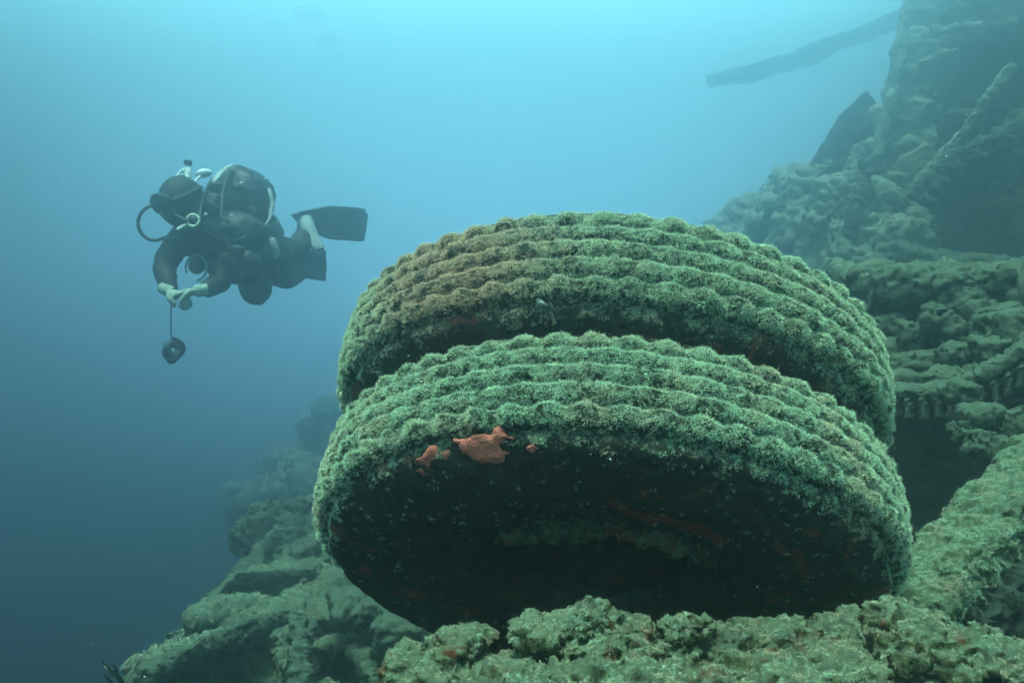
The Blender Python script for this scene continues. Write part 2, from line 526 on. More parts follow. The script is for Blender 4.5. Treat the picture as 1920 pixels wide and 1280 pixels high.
def relief(name, x0, x1, y0, y1, segs, dfun, lft, mat, parent, seed, step=3.0, deep=.34, rise=.05):
    """encrusted sheet of collapsed plating: raised ribs along segs with hollows between, a solid body behind"""
    nx, ny = int((x1 - x0) / step), int((y1 - y0) / step)
    X, Y = np.meshgrid(np.linspace(x0, x1, nx), np.linspace(y0, y1, ny), indexing='ij'); x, y = X.ravel(), Y.ravel()
    q = np.stack([x / 60, y / 60, 0 * x], 1)
    wx = x + fbm(q, 3, seed) * 16; wy = y + fbm(q, 3, seed + 4) * 16
    f = np.zeros(len(x))
    for (ax, ay, bx, by, w) in segs:
        A = np.array([ax, ay]); ab = np.array([bx - ax, by - ay], float)
        t = np.clip(((wx - ax) * ab[0] + (wy - ay) * ab[1]) / (ab @ ab), 0, 1)
        dd = np.hypot(wx - ax - t * ab[0], wy - ay - t * ab[1])
        f = np.maximum(f, np.clip(1.35 - dd / w, 0, 1))
    f = f * f * (3 - 2 * f)
    d = dfun(x, y) + deep * (1 - f) - rise * f
    lx = np.interp(y, [p[1] for p in lft], [p[0] for p in lft])
    over = np.clip((lx - x) / 45, 0, 1); x_s = np.maximum(x, lx - 45); d = d + over ** 1.3 * 1.3
    V = np.stack([(x_s - 960) / F * d, d, (640 - y) / F * d], 1)
    V[:, 2] -= over * 1.6; V[:, 0] += over * .25
    Q = grid_faces(nx, ny)[:, ::-1]
    N = vnormals(V, Q)
    if N[:, 1].mean() > 0: Q = Q[:, ::-1]; N = -N
    V = growth(V, N, .040, .12, seed); V = growth(V, vnormals(V, Q), .014, .04, seed + 30)
    turf_src = (V.copy(), Q.copy())
    # close it behind
    B = V + np.array([0, .9, -.35]); n = len(V)
    idx = np.arange(n).reshape(nx, ny)
    loop = np.concatenate([idx[:, 0], idx[-1, 1:], idx[-2::-1, -1], idx[0, -2:0:-1]])
    l2 = np.roll(loop, -1)
    sk = np.stack([loop, l2, l2 + n, loop + n], 1)
    o = mesh_np(name, np.concatenate([V, B]), np.concatenate([Q, Q[:, ::-1] + n, sk]), mat, parent)
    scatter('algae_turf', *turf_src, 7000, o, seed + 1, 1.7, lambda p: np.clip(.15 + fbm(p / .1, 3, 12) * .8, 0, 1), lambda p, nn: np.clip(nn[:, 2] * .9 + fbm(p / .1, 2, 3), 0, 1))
    return o


# ------------------------------------------------------------------ seabed
def seabed_z(x, y):
    p = np.stack([x * .8, y * .8, np.zeros_like(x)], 1)
    z = -1.55 + .62 * (x - .2) + .10 * (y - 2)
    z = np.where(x < -.6, z - 1.1 * (-.6 - x), z)
    z = np.where(x > 2.2, z + .9 * (x - 2.2), z)
    z = np.where(y < 1.6, z - (1.6 - y) * .25, z)
    z = z - 1.5 * np.exp(-(((x - 1.6) / .9) ** 2 + ((y - 3.2) / 1.1) ** 2)) - 1.3 * np.exp(-(((x + .6) / .9) ** 2 + ((y - 3.6) / 1.4) ** 2))
    z = z - 2.6 * np.clip((y - 5) / 3, 0, 1)
    z = np.minimum(z, -.45 - .1 * np.clip(y - 3, 0, 9))
    z = np.maximum(z, -6.6)
    return np.minimum(z, 5.0 + 0 * z) + fbm(p, 4, 91) * .22


def build_seabed():
    nx, ny = 300, 300
    xs = np.sign(np.linspace(-1, 1, nx)) * np.abs(np.linspace(-1, 1, nx)) ** 1.6 * 14 + 1; ys = -4 + 20 * np.linspace(0, 1, ny) ** 1.1
    X, Y = np.meshgrid(xs, ys, indexing='ij'); x, y = X.ravel(), Y.ravel()
    Z = np.minimum(seabed_z(x, y), 3.2)
    V = np.stack([x, y, Z], 1)
    Q = grid_faces(nx, ny)
    N = vnormals(V, Q)
    V = growth(V, N, .05, .16, 7)
    return tag(mesh_np('seabed', V, Q, M_reef, origin=(0, 0, 0)), 'sloping reef ground falling away into deep blue water on the left', kind='structure')


seabed = build_seabed()


# ------------------------------------------------------------------ tyres
R0 = .507
WS = .7273
NRIB = 5
RIB_EDGE = np.linspace(-.089, .089, NRIB + 1) * WS / .86 * 1.0


def tyre_frame(tilt, roll):
    a = np.array([0, math.cos(tilt), math.sin(tilt)])
    c, s = math.cos(roll), math.sin(roll)
    a = np.array([a[0] * c + a[2] * s, a[1], -a[0] * s + a[2] * c])
    u = np.cross([1, 0, 0], a); u /= np.linalg.norm(u)
    return a, u, np.cross(a, u)


NL = 60   # lugs round the tread


def tread_h(th, s, k, seed):
    """radius and axial position on rib k; s runs 0..1 across the rib"""
    e0, e1 = RIB_EDGE[k], RIB_EDGE[k + 1]
    def zig(j):    # groove centre line weaves between neighbouring ribs
        if j in (0, NRIB): return 0 * th
        return .0022 * np.sin(NL * th + j * math.pi) + .0012 * np.sin(7 * th + j)
    a0 = e0 + zig(k); a1 = e1 + zig(k + 1)
    ax = a0 + (a1 - a0) * s
    prof = 1 - np.abs(2 * s - 1) ** 3.8
    amp = .0210
    ph = k * math.pi
    lug = .5 + .5 * np.cos(NL * th + ph + math.pi / 2 * 0)
    lug_amp = .0110 if k in (0, NRIB - 1) else .0030
    x = ax / (.118 * WS)
    crown = R0 - .014 * x * x - .010 * np.abs(x) ** 6
    r = crown - amp + amp * prof + (lug - .6) * lug_amp * (.4 + .6 * prof)
    return ax, r


def to_world(C, fr, ax, r, th):
    a, u, v = fr
    return C + ax[:, None] * a + r[:, None] * (np.cos(th)[:, None] * u + np.sin(th)[:, None] * v)


def build_tyre(C, fr, seed, name_label, seed_tint, tint_f, dens=60000, extra=0.0):
    a, u, v = fr
    base = empty('truck_tyre', tuple(C))
    tag(base, name_label, 'tyre', 'growth covered truck tyres lying one above the other')
    NU, NVR = 1100, 20
    tha = np.linspace(0, 2 * np.pi, NU, endpoint=False)
    shapes = []
    for k in range(NRIB):
        s = np.linspace(0, 1, NVR)
        TH, S = np.meshgrid(tha, s, indexing='ij'); th, ss = TH.ravel(), S.ravel()
        ax, r = tread_h(th, ss, k, seed)
        V = to_world(C, fr, ax, r, th)
        rad = to_world(np.zeros(3), fr, ax * 0, np.ones_like(r), th)
        d = fbm(V / .05, 4, seed) * .0035 + (cell(V / .022, seed + 3) - .5) * .0025 + fbm(V / .15, 2, seed + 7) * .002
        V = V + rad * d[:, None]
        Q = grid_faces(NU, NVR, True, False)
        N = vnormals(V, Q)
        if (N * rad).sum() < 0: Q = Q[:, ::-1]
        rib = mesh_np('tread_rib', V, Q, M_rib, base)
        mf = lambda p, n, C=C, a=a: np.clip(.85 + fbm(p / .025, 3, 77) * 1.1, 0, 1) * np.clip((np.linalg.norm(np.cross(p - C, a), axis=1) - (R0 - .025)) / .011, .30, 1) * np.clip(.12 + 1.3 * ((np.cross(p - C, a)[:, 0] * 0) + np.clip(-(p[:, 1] - C[1] - .32) * 2.2, 0, 1)), 0, 1)
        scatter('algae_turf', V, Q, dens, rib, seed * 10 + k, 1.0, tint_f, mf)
        shapes.append(V)
    # casing: shoulder, sidewalls, bead and inner liner as one closed ring under the tread
    hw = RIB_EDGE[-1]
    W = WS
    x_e = hw / (.118 * W)
    r_e = R0 - .014 * x_e ** 2 - .010 * x_e ** 6 - .0210
    prof = [(hw, r_e), (.113 * W, r_e - .002), (.121 * W, .472), (.136 * W, .450), (.146 * W, .425), (.152 * W, .395), (.154 * W, .365), (.150 * W, .338), (.139 * W, .314), (.134 * W, .300),
            (.139 * W, .292), (.138 * W, .280), (.128 * W, .268), (.124 * W, .252), (.124 * W, .238), (.129 * W, .229), (.127 * W, .218), (.116 * W, .210), (.100 * W, .210), (.095 * W, .24), (.108 * W, .31), (.116 * W, .38), (.108 * W, .43), (.07 * W, .455), (0, .462)]
    pr = [(-x, r) for x, r in prof[:-1]] + [(0, .462)] + [(x, r) for x, r in prof[:-1]][::-1]
    pr = np.array(pr + [(0.0, r_e + .002)])
    # resample smoothly
    cl = np.concatenate([pr, pr[:1]]); sl = np.concatenate([[0], np.cumsum(np.linalg.norm(np.diff(cl, axis=0), axis=1))])
    tq = np.linspace(0, sl[-1], 240, endpoint=False)
    pp = np.stack([np.interp(tq, sl, cl[:, 0]), np.interp(tq, sl, cl[:, 1])], 1)
    for _ in range(2):
        pp = (np.roll(pp, 1, 0) + np.roll(pp, -1, 0) + 2 * pp) / 4
    nu = 620; tha2 = np.linspace(0, 2 * np.pi, nu, endpoint=False)
    th = np.repeat(tha2, len(pp)); ax = np.tile(pp[:, 0], nu); r = np.tile(pp[:, 1], nu)
    V = to_world(C, fr, ax, r, th)
    Q = grid_faces(nu, len(pp), True, True)
    N = vnormals(V, Q)
    out = to_world(np.zeros(3), fr, ax, r - .37, th)
    if (N * out).sum() < 0: Q = Q[:, ::-1]; N = -N
    d = fbm(V / .06, 5, seed + 20) * .0050 + (cell(V / .018, seed + 21) - .5) * .0035 + fbm(V / .012, 2, seed + 22) * .0016
    d *= np.clip((np.abs(ax) - .05 * W) / .03, 0.0, 1)
    V = V + N * d[:, None]
    casing = mesh_np('sidewall', V, Q, M_side, base)
    def mf2(p, n):
        rr_ = np.linalg.norm(np.cross(p - C, a), axis=1)
        near = np.clip(-(p[:, 1] - C[1] - .3) * 2.2, .05, 1)
        top = np.clip((rr_ - .457 + .022 * fbm(p / .05, 3, 6)) / .022, 0, 1) ** 1.2
        return near * np.clip(top * (1.0 + fbm(p / .03, 2, 4)) + .015, 0, 1) * (rr_ > .21)
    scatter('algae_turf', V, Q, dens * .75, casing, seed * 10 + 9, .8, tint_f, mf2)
    return base, casing, V, N


TYRE_F = (np.array([.1592, 1.6176, -.3477]), tyre_frame(.9287, .1507))
TYRE_R = (np.array([.1796, 1.7261, -.1250]), tyre_frame(1.0418, .1402))


def spot(cx, cy, rad):
    """a patch round a photographed place, returns f(points) 0..1"""
    def f(p):
        q = np.stack([960 + F * p[:, 0] / p[:, 1], 640 - F * p[:, 2] / p[:, 1]], 1)
        return np.exp(-(((q - np.array([cx, cy])) / np.array(rad)) ** 2).sum(1))
    return f


PT_R = P(850, 520, 1.42); PT_F = P(1100, 820, 1.25)
def tint_rear(p):
    d = np.linalg.norm((p - PT_R) * np.array([1, .6, 1.4]), axis=1)
    return np.clip(1.0 * np.exp(-(d / .15) ** 2) + .16 + .35 * np.clip(fbm(p / .05, 3, 5), 0, 1), 0, 1)
def tint_front(p):
    return np.clip(.20 + .6 * np.clip(fbm(p / .09, 3, 8), -.2, 1), 0, 1)


tyre_f, case_f, VF_side, NF_side = build_tyre(*TYRE_F, 3, 'front lower truck tyre thick with green algae and a red sponge patch under its tread', 0, tint_front)
tyre_r, case_r, VR_side, NR_side = build_tyre(*TYRE_R, 5, 'upper rear truck tyre with tan and green algae behind the front one', 0, tint_rear)


# wheel rim inside each tyre
def build_rim(base, C, fr, seed):
    pts = [(-.088, .276), (-.093, .287), (-.086, .290), (-.080, .272), (-.07, .262), (-.03, .250), (.03, .250), (.07, .262), (.08, .272), (.086, .290), (.093, .287), (.088, .276),
           (.068, .250), (.03, .238), (-.005, .236), (-.03, .20), (-.035, .15), (-.015, .10), (-.02, .07), (-.02, .02), (-.008, .02), (-.006, .09), (-.022, .15), (-.018, .20), (-.02, .236), (-.06, .250)]
    pp = np.array(pts) * np.array([1.0, .748])
    cl = np.concatenate([pp, pp[:1]]); sl = np.concatenate([[0], np.cumsum(np.linalg.norm(np.diff(cl, axis=0), axis=1))])
    tq = np.linspace(0, sl[-1], 120, endpoint=False)
    pp = np.stack([np.interp(tq, sl, cl[:, 0]), np.interp(tq, sl, cl[:, 1])], 1)
    nu = 200; th = np.repeat(np.linspace(0, 2 * np.pi, nu, endpoint=False), len(pp))
    ax = np.tile(pp[:, 0], nu); r = np.tile(pp[:, 1], nu)
    V = to_world(C, fr, ax, r, th); Q = grid_faces(nu, len(pp), True, True)
    N = vnormals(V, Q)
    d = fbm(V / .05, 4, seed) * .006 + (cell(V / .02, seed + 1) - .4) * .007
    V = V + N * (d * np.sign((N * to_world(np.zeros(3), fr, ax, r - .24, th)).sum()))[:, None]
    return mesh_np('wheel_rim', V, Q, M_rim, base)


rim_f = build_rim(tyre_f, *TYRE_F, 31)
rim_r = build_rim(tyre_r, *TYRE_R, 33)

# red sponge patches: mapped on the casing surface
M_sponge = plain_mat('red_sponge', (.60, .13, .08), .7, .35, 60)
tt2 = M_sponge.node_tree; tcs = tt2.nodes.new('ShaderNodeTexCoord'); vo = node(tt2, 'ShaderNodeTexVoronoi', Scale=330); bu = node(tt2, 'ShaderNodeBump', Strength=.8, Distance=.002)
tt2.links.new(tcs.outputs['Object'], vo.inputs['Vector']); tt2.links.new(vo.outputs['Distance'], bu.inputs['Height']); tt2.links.new(bu.outputs[0], tt2.nodes['Principled BSDF'].inputs['Normal'])
M_pale = plain_mat('pale_sponge', (.30, .30, .25), .9, .4, 120)
M_maroon = plain_mat('maroon_crust', (.22, .06, .04), .9, .6, 70)
M_orange = plain_mat('orange_crust', (.42, .13, .05), .8, .5, 50)


def patch(name, polys, holes, C, fr, mat, parent, thick=.004, res=.0016, seed=0, label=None):
    """a thin growth lying on the front tyre, outline given by points measured on the photograph"""
    a, u, v = fr
    W = WS
    # radius profile of outer surface as a function of the path coordinate
    prof = np.array([(-.040, .492), (-.074, .484), (-.0860, .472), (-.100, .450), (-.107, .425), (-.111, .395), (-.1125, .365), (-.110, .338)])
    sl = np.concatenate([[0], np.cumsum(np.linalg.norm(np.diff(prof, axis=0), axis=1))])
    def surf(th, s):
        ax = np.interp(s, sl, prof[:, 0]); r = np.interp(s, sl, prof[:, 1])
        return to_world(C, fr, ax, r, th)
    # search parameter box
    tg = np.linspace(0, 2 * np.pi, 720, endpoint=False); sg = np.linspace(0, sl[-1], 90)
    T, S = np.meshgrid(tg, sg, indexing='ij'); Wp = surf(T.ravel(), S.ravel())
    qx = 960 + F * Wp[:, 0] / Wp[:, 1]; qy = 640 - F * Wp[:, 2] / Wp[:, 1]
    front = Wp[:, 1] < C[1]
    allp = np.array([p for po in polys for p in po], float)
    box = front & (qx > allp[:, 0].min() - 4) & (qx < allp[:, 0].max() + 4) & (qy > allp[:, 1].min() - 4) & (qy < allp[:, 1].max() + 4)
    if not box.any(): return None
    tt_ = T.ravel()[box]; s_ = S.ravel()[box]
    if tt_.max() - tt_.min() > 4: tt_ = np.where(tt_ > np.pi, tt_ - 2 * np.pi, tt_)
    nt_ = int((tt_.max() - tt_.min()) * .47 / res) + 3; ns_ = int((s_.max() - s_.min()) / res) + 3
    T, S = np.meshgrid(np.linspace(tt_.min(), tt_.max(), nt_), np.linspace(s_.min(), s_.max(), ns_), indexing='ij')
    V = surf(T.ravel(), S.ravel())
    q = np.stack([960 + F * V[:, 0] / V[:, 1], 640 - F * V[:, 2] / V[:, 1]], 1)
    q = q + np.stack([fbm(V / .02, 3, seed), fbm(V / .012, 4, seed + 9)], 1) * 7
    def dist(poly):
        poly = np.array(poly, float); d = np.full(len(q), 1e9); inside = np.zeros(len(q), bool)
        for i in range(len(poly)):
            A, B = poly[i], poly[(i + 1) % len(poly)]
            ab = B - A; tcl = np.clip(((q - A) @ ab) / (ab @ ab), 0, 1)
            d = np.minimum(d, np.linalg.norm(q - A - tcl[:, None] * ab, axis=1))
            cnd = ((A[1] > q[:, 1]) != (B[1] > q[:, 1])) & (q[:, 0] < (B[0] - A[0]) * (q[:, 1] - A[1]) / (B[1] - A[1] + 1e-9) + A[0])
            inside ^= cnd
        return np.where(inside, d, -d)
    f = np.max([dist(p) for p in polys], axis=0)
    for h in holes: f = np.minimum(f, -dist(h))
    N = to_world(np.zeros(3), fr, -np.full(len(V), .45), np.full(len(V), .9), T.ravel()); 
    hgt = thick * np.clip(f / 9, 0, 1) ** .6 + .0015 + fbm(V / .012, 3, seed + 4) * .0016 * (f > 3)
    Vt = V + N * hgt[:, None]; Vb = V - N * .006
    Q = grid_faces(nt_, ns_)
    keep = (f[Q] > 0).all(1)
    Q = Q[keep]
    # top + skirt: duplicate bottom
    E = np.sort(np.concatenate([Q[:, [0, 1]], Q[:, [1, 2]], Q[:, [2, 3]], Q[:, [3, 0]]]), axis=1)
    raw = np.concatenate([Q[:, [0, 1]], Q[:, [1, 2]], Q[:, [2, 3]], Q[:, [3, 0]]])
    uq, inv, cnt = np.unique(E, axis=0, return_inverse=True, return_counts=True)
    bd = raw[cnt[inv.ravel()] == 1]
    n = len(V)
    skirt = np.stack([bd[:, 1], bd[:, 0], bd[:, 0] + n, bd[:, 1] + n], 1)
    Vall = np.concatenate([Vt, Vb]); Qa = np.concatenate([Q, skirt])
    used = np.unique(Qa); mp = np.zeros(len(Vall), int); mp[used] = np.arange(len(used))
    Vu, Qu = Vall[used], mp[Qa]
    nn = vnormals(Vu, Qu)
    if (nn[:, 1]).mean() > 0: Qu = Qu[:, ::-1]
    o = mesh_np(name, Vu, Qu, mat, parent)
    if label: o['label'] = label
    return o


patch('red_sponge', [[(845, 828), (852, 820), (870, 822), (886, 812), (905, 812), (922, 815), (928, 800), (940, 799), (948, 812), (966, 820), (973, 833), (962, 845), (950, 852), (943, 868), (925, 871), (912, 866), (900, 868), (884, 856), (868, 850), (862, 836)]],
      [[(939, 830), (946, 825), (990, 827), (990, 846), (950, 844), (940, 840)]], *TYRE_F, M_sponge, tyre_f, .004, label='flat salmon red sponge with a round dark hole')
patch('red_sponge', [[(800, 840), (812, 834), (822, 846), (824, 862), (812, 866), (804, 876), (790, 872), (776, 862), (790, 856), (798, 850)]], [], *TYRE_F, M_sponge, tyre_f, .004, seed=3, label='small salmon red sponge left of the larger one')
for k_, po_ in enumerate(([(826, 850), (840, 844), (846, 856), (834, 866)], [(772, 886), (792, 878), (796, 892)], [(985, 838), (1000, 830), (1012, 840), (996, 850)])):
    patch('red_sponge', [po_], [], *TYRE_F, M_sponge, tyre_f, .003, seed=20 + k_)
patch('pale_sponge', [[(999, 576), (1008, 556), (1018, 560), (1028, 576), (1014, 572)]], [], *TYRE_R, M_pale, tyre_r, .004, seed=5)

# crusted ridge on the bead of the front wheel
Cf, frf = TYRE_F
thr = np.linspace(-.95, .85, 40)
pts_ = to_world(Cf, frf, np.full(40, -.097), np.full(40, .226) + .004 * np.sin(thr * 9), thr)
bar('crust_ridge', pts_, .020, .030, M_fore, tyre_f, up=(0, .2, 1), nl=420, nr=40, amp=.014, size=.022, seed=14, scl=[.3, .8, 1, .7, 1.2, .9, .5])


# ------------------------------------------------------------------ foreground reef
def R3(*a): return list(a)


def px_blob(px, py, d, rx, ry, rz, ang=(0, 0, 0)):
    return (P(px, py, d), (rx, ry, rz), ang)


fore_objs = []
def fore(name, label, blobs, seed, amp=.020, size=.05, voxel=.0048, mat=None, cat='rock', group='encrusted rocks along the bottom of the picture'):
    V, Q = union_blobs(blobs, voxel)
    N = vnormals(V, Q); V = growth(V, N, amp * 1.35, size * 1.6, seed)
    N = vnormals(V, Q); V = growth(V, N, amp * .60, size * .5, seed + 9)
    N = vnormals(V, Q); V = V + N * (fbm(V / .013, 4, seed + 2) * .0048)[:, None]
    o = mesh_np(name, V, Q, mat or M_fore)
    tag(o, label, cat, group)
    return o, V, Q


o, V, Q = fore('reef_ledge', 'long flat encrusted ledge in front, just under the tyres',
    [px_blob(1360, 1278, 1.40, .27, .09, .085), px_blob(1130, 1268, 1.38, .13, .09, .072, (0, -8, 0)), px_blob(1510, 1262, 1.42, .18, .09, .075, (0, 5, 0)), px_blob(1250, 1345, 1.28, .30, .09, .07), px_blob(1560, 1350, 1.30, .34, .09, .085), px_blob(1350, 1420, 1.5, .42, .3, .15), px_blob(1250, 1290, 2.15, .40, .38, .10)], 41)
ledge = o
mff = lambda p, n: np.clip(n[:, 2] * 1.2 - .1 + fbm(p / .05, 2, 3) * .8, 0, 1) * (p[:, 2] > -.75)
scatter('algae_turf', V, Q, 30000, o, 71, .62, lambda p: np.clip(.35 + fbm(p / .04, 3, 12) * .9, 0, 1), mff)
def fore2(name, label, blobs, seed, dens=30000, **k):
    o, V, Q = fore(name, label, blobs, seed, **k)
    scatter('algae_turf', V, Q, dens, o, seed, .62, lambda p: np.clip(.35 + fbm(p / .04, 3, 12) * .9, 0, 1), mff)
    return o
fore2('reef_rock', 'rounded reddish green knob right of the ledge beneath the tyre edge', [px_blob(1692, 1190, 1.33, .045, .05, .045), px_blob(1715, 1225, 1.30, .05, .05, .05)], 43, amp=.012, size=.03, voxel=.004)
fore2('reef_rock', 'low humped rock between the round knob and the right picture edge', [px_blob(1800, 1235, 1.30, .075, .08, .045, (0, 12, 0)), px_blob(1890, 1280, 1.26, .09, .08, .05, (0, 14, 0))], 44, amp=.014, size=.035, voxel=.0045)
fore2('reef_rock', 'pale double lump against the dark tyre side left of centre', [px_blob(1000, 1182, 1.36, .042, .05, .022, (0, 10, 0)), px_blob(1090, 1166, 1.38, .055, .05, .024, (0, -10, 0)), px_blob(1160, 1182, 1.38, .05, .05, .022)], 45, amp=.011, size=.03, voxel=.004)
fore2('reef_rock', 'blocky brown rock below the left foot of the front tyre', [px_blob(865, 1228, 1.38, .05, .07, .038, (0, 6, 0)), px_blob(860, 1290, 1.34, .055, .07, .055), px_blob(930, 1300, 1.34, .07, .08, .055)], 46, amp=.014, size=.035, voxel=.0045)
fore2('reef_rock', 'dark green rounded rock at the left end of the foreground', [px_blob(755, 1262, 1.45, .030, .05, .045), px_blob(780, 1310, 1.42, .055, .06, .05)], 47, amp=.012, size=.035, voxel=.0045)
fore2('reef_rock', 'small bright green mossy bump at the bottom picture edge', [px_blob(1000, 1288, 1.16, .045, .04, .022)], 48, 14000, amp=.006, size=.02, voxel=.003)
fore2('reef_rock', 'rust topped rock knob on the ledge under the middle of the tyre', [px_blob(1310, 1172, 1.38, .03, .03, .018), px_blob(1270, 1180, 1.38, .03, .03, .018)], 49, amp=.01, size=.025, voxel=.0035)

for o_ in list(scene.objects):
    if o_.parent is None and o_.get('group') == 'encrusted rocks along the bottom of the picture':
        o_.location = Vector(o_.location) * .86; o_.scale = (.86, .86, .86)     # the ledge stands out in front of the tyres, into the light

# ------------------------------------------------------------------ right side wreckage
def bar_tagged(name, path, w, h, label, cat, mat=None, group=None, **k):
    o = bar(name, path, w, h, mat or M_wreck, **k)
    return tag(o, label, cat, group)

bar_tagged('wreck_beam', [P(1640, 1200, 1.75), P(1730, 1130, 1.85), P(1830, 1010, 2.0), P(1930, 900, 2.2), P(2030, 790, 2.4)], .16, .13,
           'broad green encrusted beam rising to the right from behind the tyre', 'beam', M_reef2, nl=260, nr=110, amp=.020, size=.04, seed=51, up=(-.45, -.35, .8))
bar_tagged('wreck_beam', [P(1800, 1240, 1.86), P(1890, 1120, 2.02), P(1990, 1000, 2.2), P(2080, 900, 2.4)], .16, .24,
           'lower beam under the broad diagonal beam on the right, coloured dark as its shade', 'beam', M_dark, nl=160, nr=80, amp=.022, size=.04, seed=52)  # near-black colour stands in for the shaded side below the beam

bm_ = [o_ for o_ in scene.objects if o_.name == 'wreck_beam'][0]
Vb_ = np.empty(len(bm_.data.vertices) * 3); bm_.data.vertices.foreach_get('co', Vb_); Vb_ = Vb_.reshape(-1, 3) + np.array(bm_.location)
Fb_ = np.array([tuple(p_.vertices) for p_ in bm_.data.polygons])
scatter('algae_turf', Vb_, Fb_, 16000, bm_, 151, 1.0, lambda p: np.clip(.2 + fbm(p / .05, 3, 12) * .8, 0, 1), lambda p, n: np.clip(.55 + n[:, 2] * .5 + fbm(p / .05, 2, 3) * .9, 0, 1))

# toothed ring: large curved part with teeth under its edge
ring = empty('toothed_ring', tuple(P(1760, 760, 3.0)))
tag(ring, 'curved toothed wreck ring arching right behind the tyres, dark hollow below', 'machine part')
ring_pts = [P(1610, 722, 3.15), P(1690, 738, 3.0), P(1780, 732, 2.9), P(1850, 700, 2.85), P(1925, 652, 2.8), P(2010, 590, 2.8)]
bar('rim_plate', ring_pts, .17, .055, M_wreck, ring, nl=260, nr=44, amp=.012, size=.035, seed=53)
bar('added_shade_shelf', [P(1600, 700, 3.75), P(1720, 708, 3.6), P(1850, 690, 3.5), P(2010, 620, 3.4)], 1.0, .07, M_wreck, ring, nl=160, nr=90, amp=.03, size=.08, seed=58, sq=6)  # added plate reaching back over the hollow to keep it shaded
rp = np.array(ring_pts); sl_ = np.concatenate([[0], np.cumsum(np.linalg.norm(np.diff(rp, axis=0), axis=1))])
tooth = None
for i, s in enumerate(np.arange(.04, sl_[-1] - .02, .043)):
    c = np.array([np.interp(s, sl_, rp[:, k]) for k in range(3)]); c2 = np.array([np.interp(s + .01, sl_, rp[:, k]) for k in range(3)])
    tdir = (c2 - c) / np.linalg.norm(c2 - c)
    if tooth is None:
        V, T = bar_np([(0, 0, -.045), (0, 0, .03)], .024, .05, up=(0, 1, 0), nl=14, nr=16, amp=.011, size=.022, seed=3)
        tooth = mesh_np('tooth', V + np.array(root_loc(ring)), T, M_wreck, ring)
        o = tooth
    else:
        o = tooth.copy(); scene.collection.objects.link(o)
    o.location = Vector(c + np.array([0, -.075, -.035])) - root_loc(ring)
    o.rotation_euler = (random.Random(i).uniform(-.1, .1), random.Random(i + 9).uniform(-.15, .15), math.atan2(tdir[1], tdir[0]))

RB = 'rubble rocks heaped on the right behind the tyres'
def rrock(label, blobs, seed, amp=.035, size=.09, voxel=.010, name='reef_rock', mat=None, group=RB, cat='rock', power=.45):
    rr = random.Random(seed)
    blobs = [(c, r, tuple(q + rr.uniform(-14, 14) for q in a_)) for c, r, a_ in blobs]
    o = rock(name, blobs, mat or M_reef, voxel, amp, size, seed, power=power)
    return tag(o, label, cat, group)

rrock('big pale topped rock shelf right of the upper tyre edge', [px_blob(1690, 545, 3.7, .24, .25, .07, (0, 4, 0)), px_blob(1780, 560, 3.6, .16, .2, .08)], 61)
rrock('dark rock wall below the pale topped shelf', [px_blob(1700, 640, 3.85, .32, .2, .16), px_blob(1820, 630, 3.7, .2, .2, .12)], 62, .045, .10, .012)
rrock('rock ledge at the right picture edge just below the dark cavity', [px_blob(1880, 525, 3.6, .2, .2, .055), px_blob(1960, 545, 3.5, .2, .2, .09)], 63)
rrock('rounded rock right of the shelf with a dark gap below', [px_blob(1850, 600, 3.4, .12, .12, .06)], 64, .025, .06, .01)
rrock('lump of rock at the right edge above the toothed ring', [px_blob(1900, 620, 3.2, .11, .12, .07)], 65, .025, .06, .01)
rrock('low rubble lump directly above the left part of the ring', [px_blob(1720, 690, 3.4, .16, .12, .045), px_blob(1660, 670, 3.5, .1, .1, .06)], 66, .025, .06, .01)
rrock('small stone on the rubble over the ring, right of the low lump', [px_blob(1800, 672, 3.25, .07, .07, .045)], 67, .02, .04, .008)
rrock('round stone hanging at the bend of the toothed ring', [px_blob(1805, 738, 2.75, .036, .04, .036)], 68, .010, .03, .005)
rrock('pale flattened stone below the round one by the ring', [px_blob(1832, 782, 2.6, .055, .06, .035, (0, 8, 0))], 69, .014, .03, .006)
rrock('grey green stone stacked over the top of the diagonal beam', [px_blob(1812, 815, 2.6, .04, .05, .025, (0, 15, 0)), px_blob(1862, 845, 2.5, .07, .07, .04, (0, 10, 0))], 70, .014, .03, .006)
rrock('stone at the right edge above the diagonal beam', [px_blob(1910, 800, 2.55, .06, .07, .05)], 72, .014, .03, .006)
rrock('boulder deep in the hollow under the ring, coloured dark as its shade', [px_blob(1730, 900, 3.6, .16, .16, .10)], 73, .03, .07, .012, mat=M_dark)
rrock('back wall of the hollow under the toothed ring, coloured dark as its shade', [px_blob(1880, 860, 3.7, .5, .3, .25)], 74, .05, .12, .02, mat=M_dark)  # shade of the hollow painted as near-black wall colour

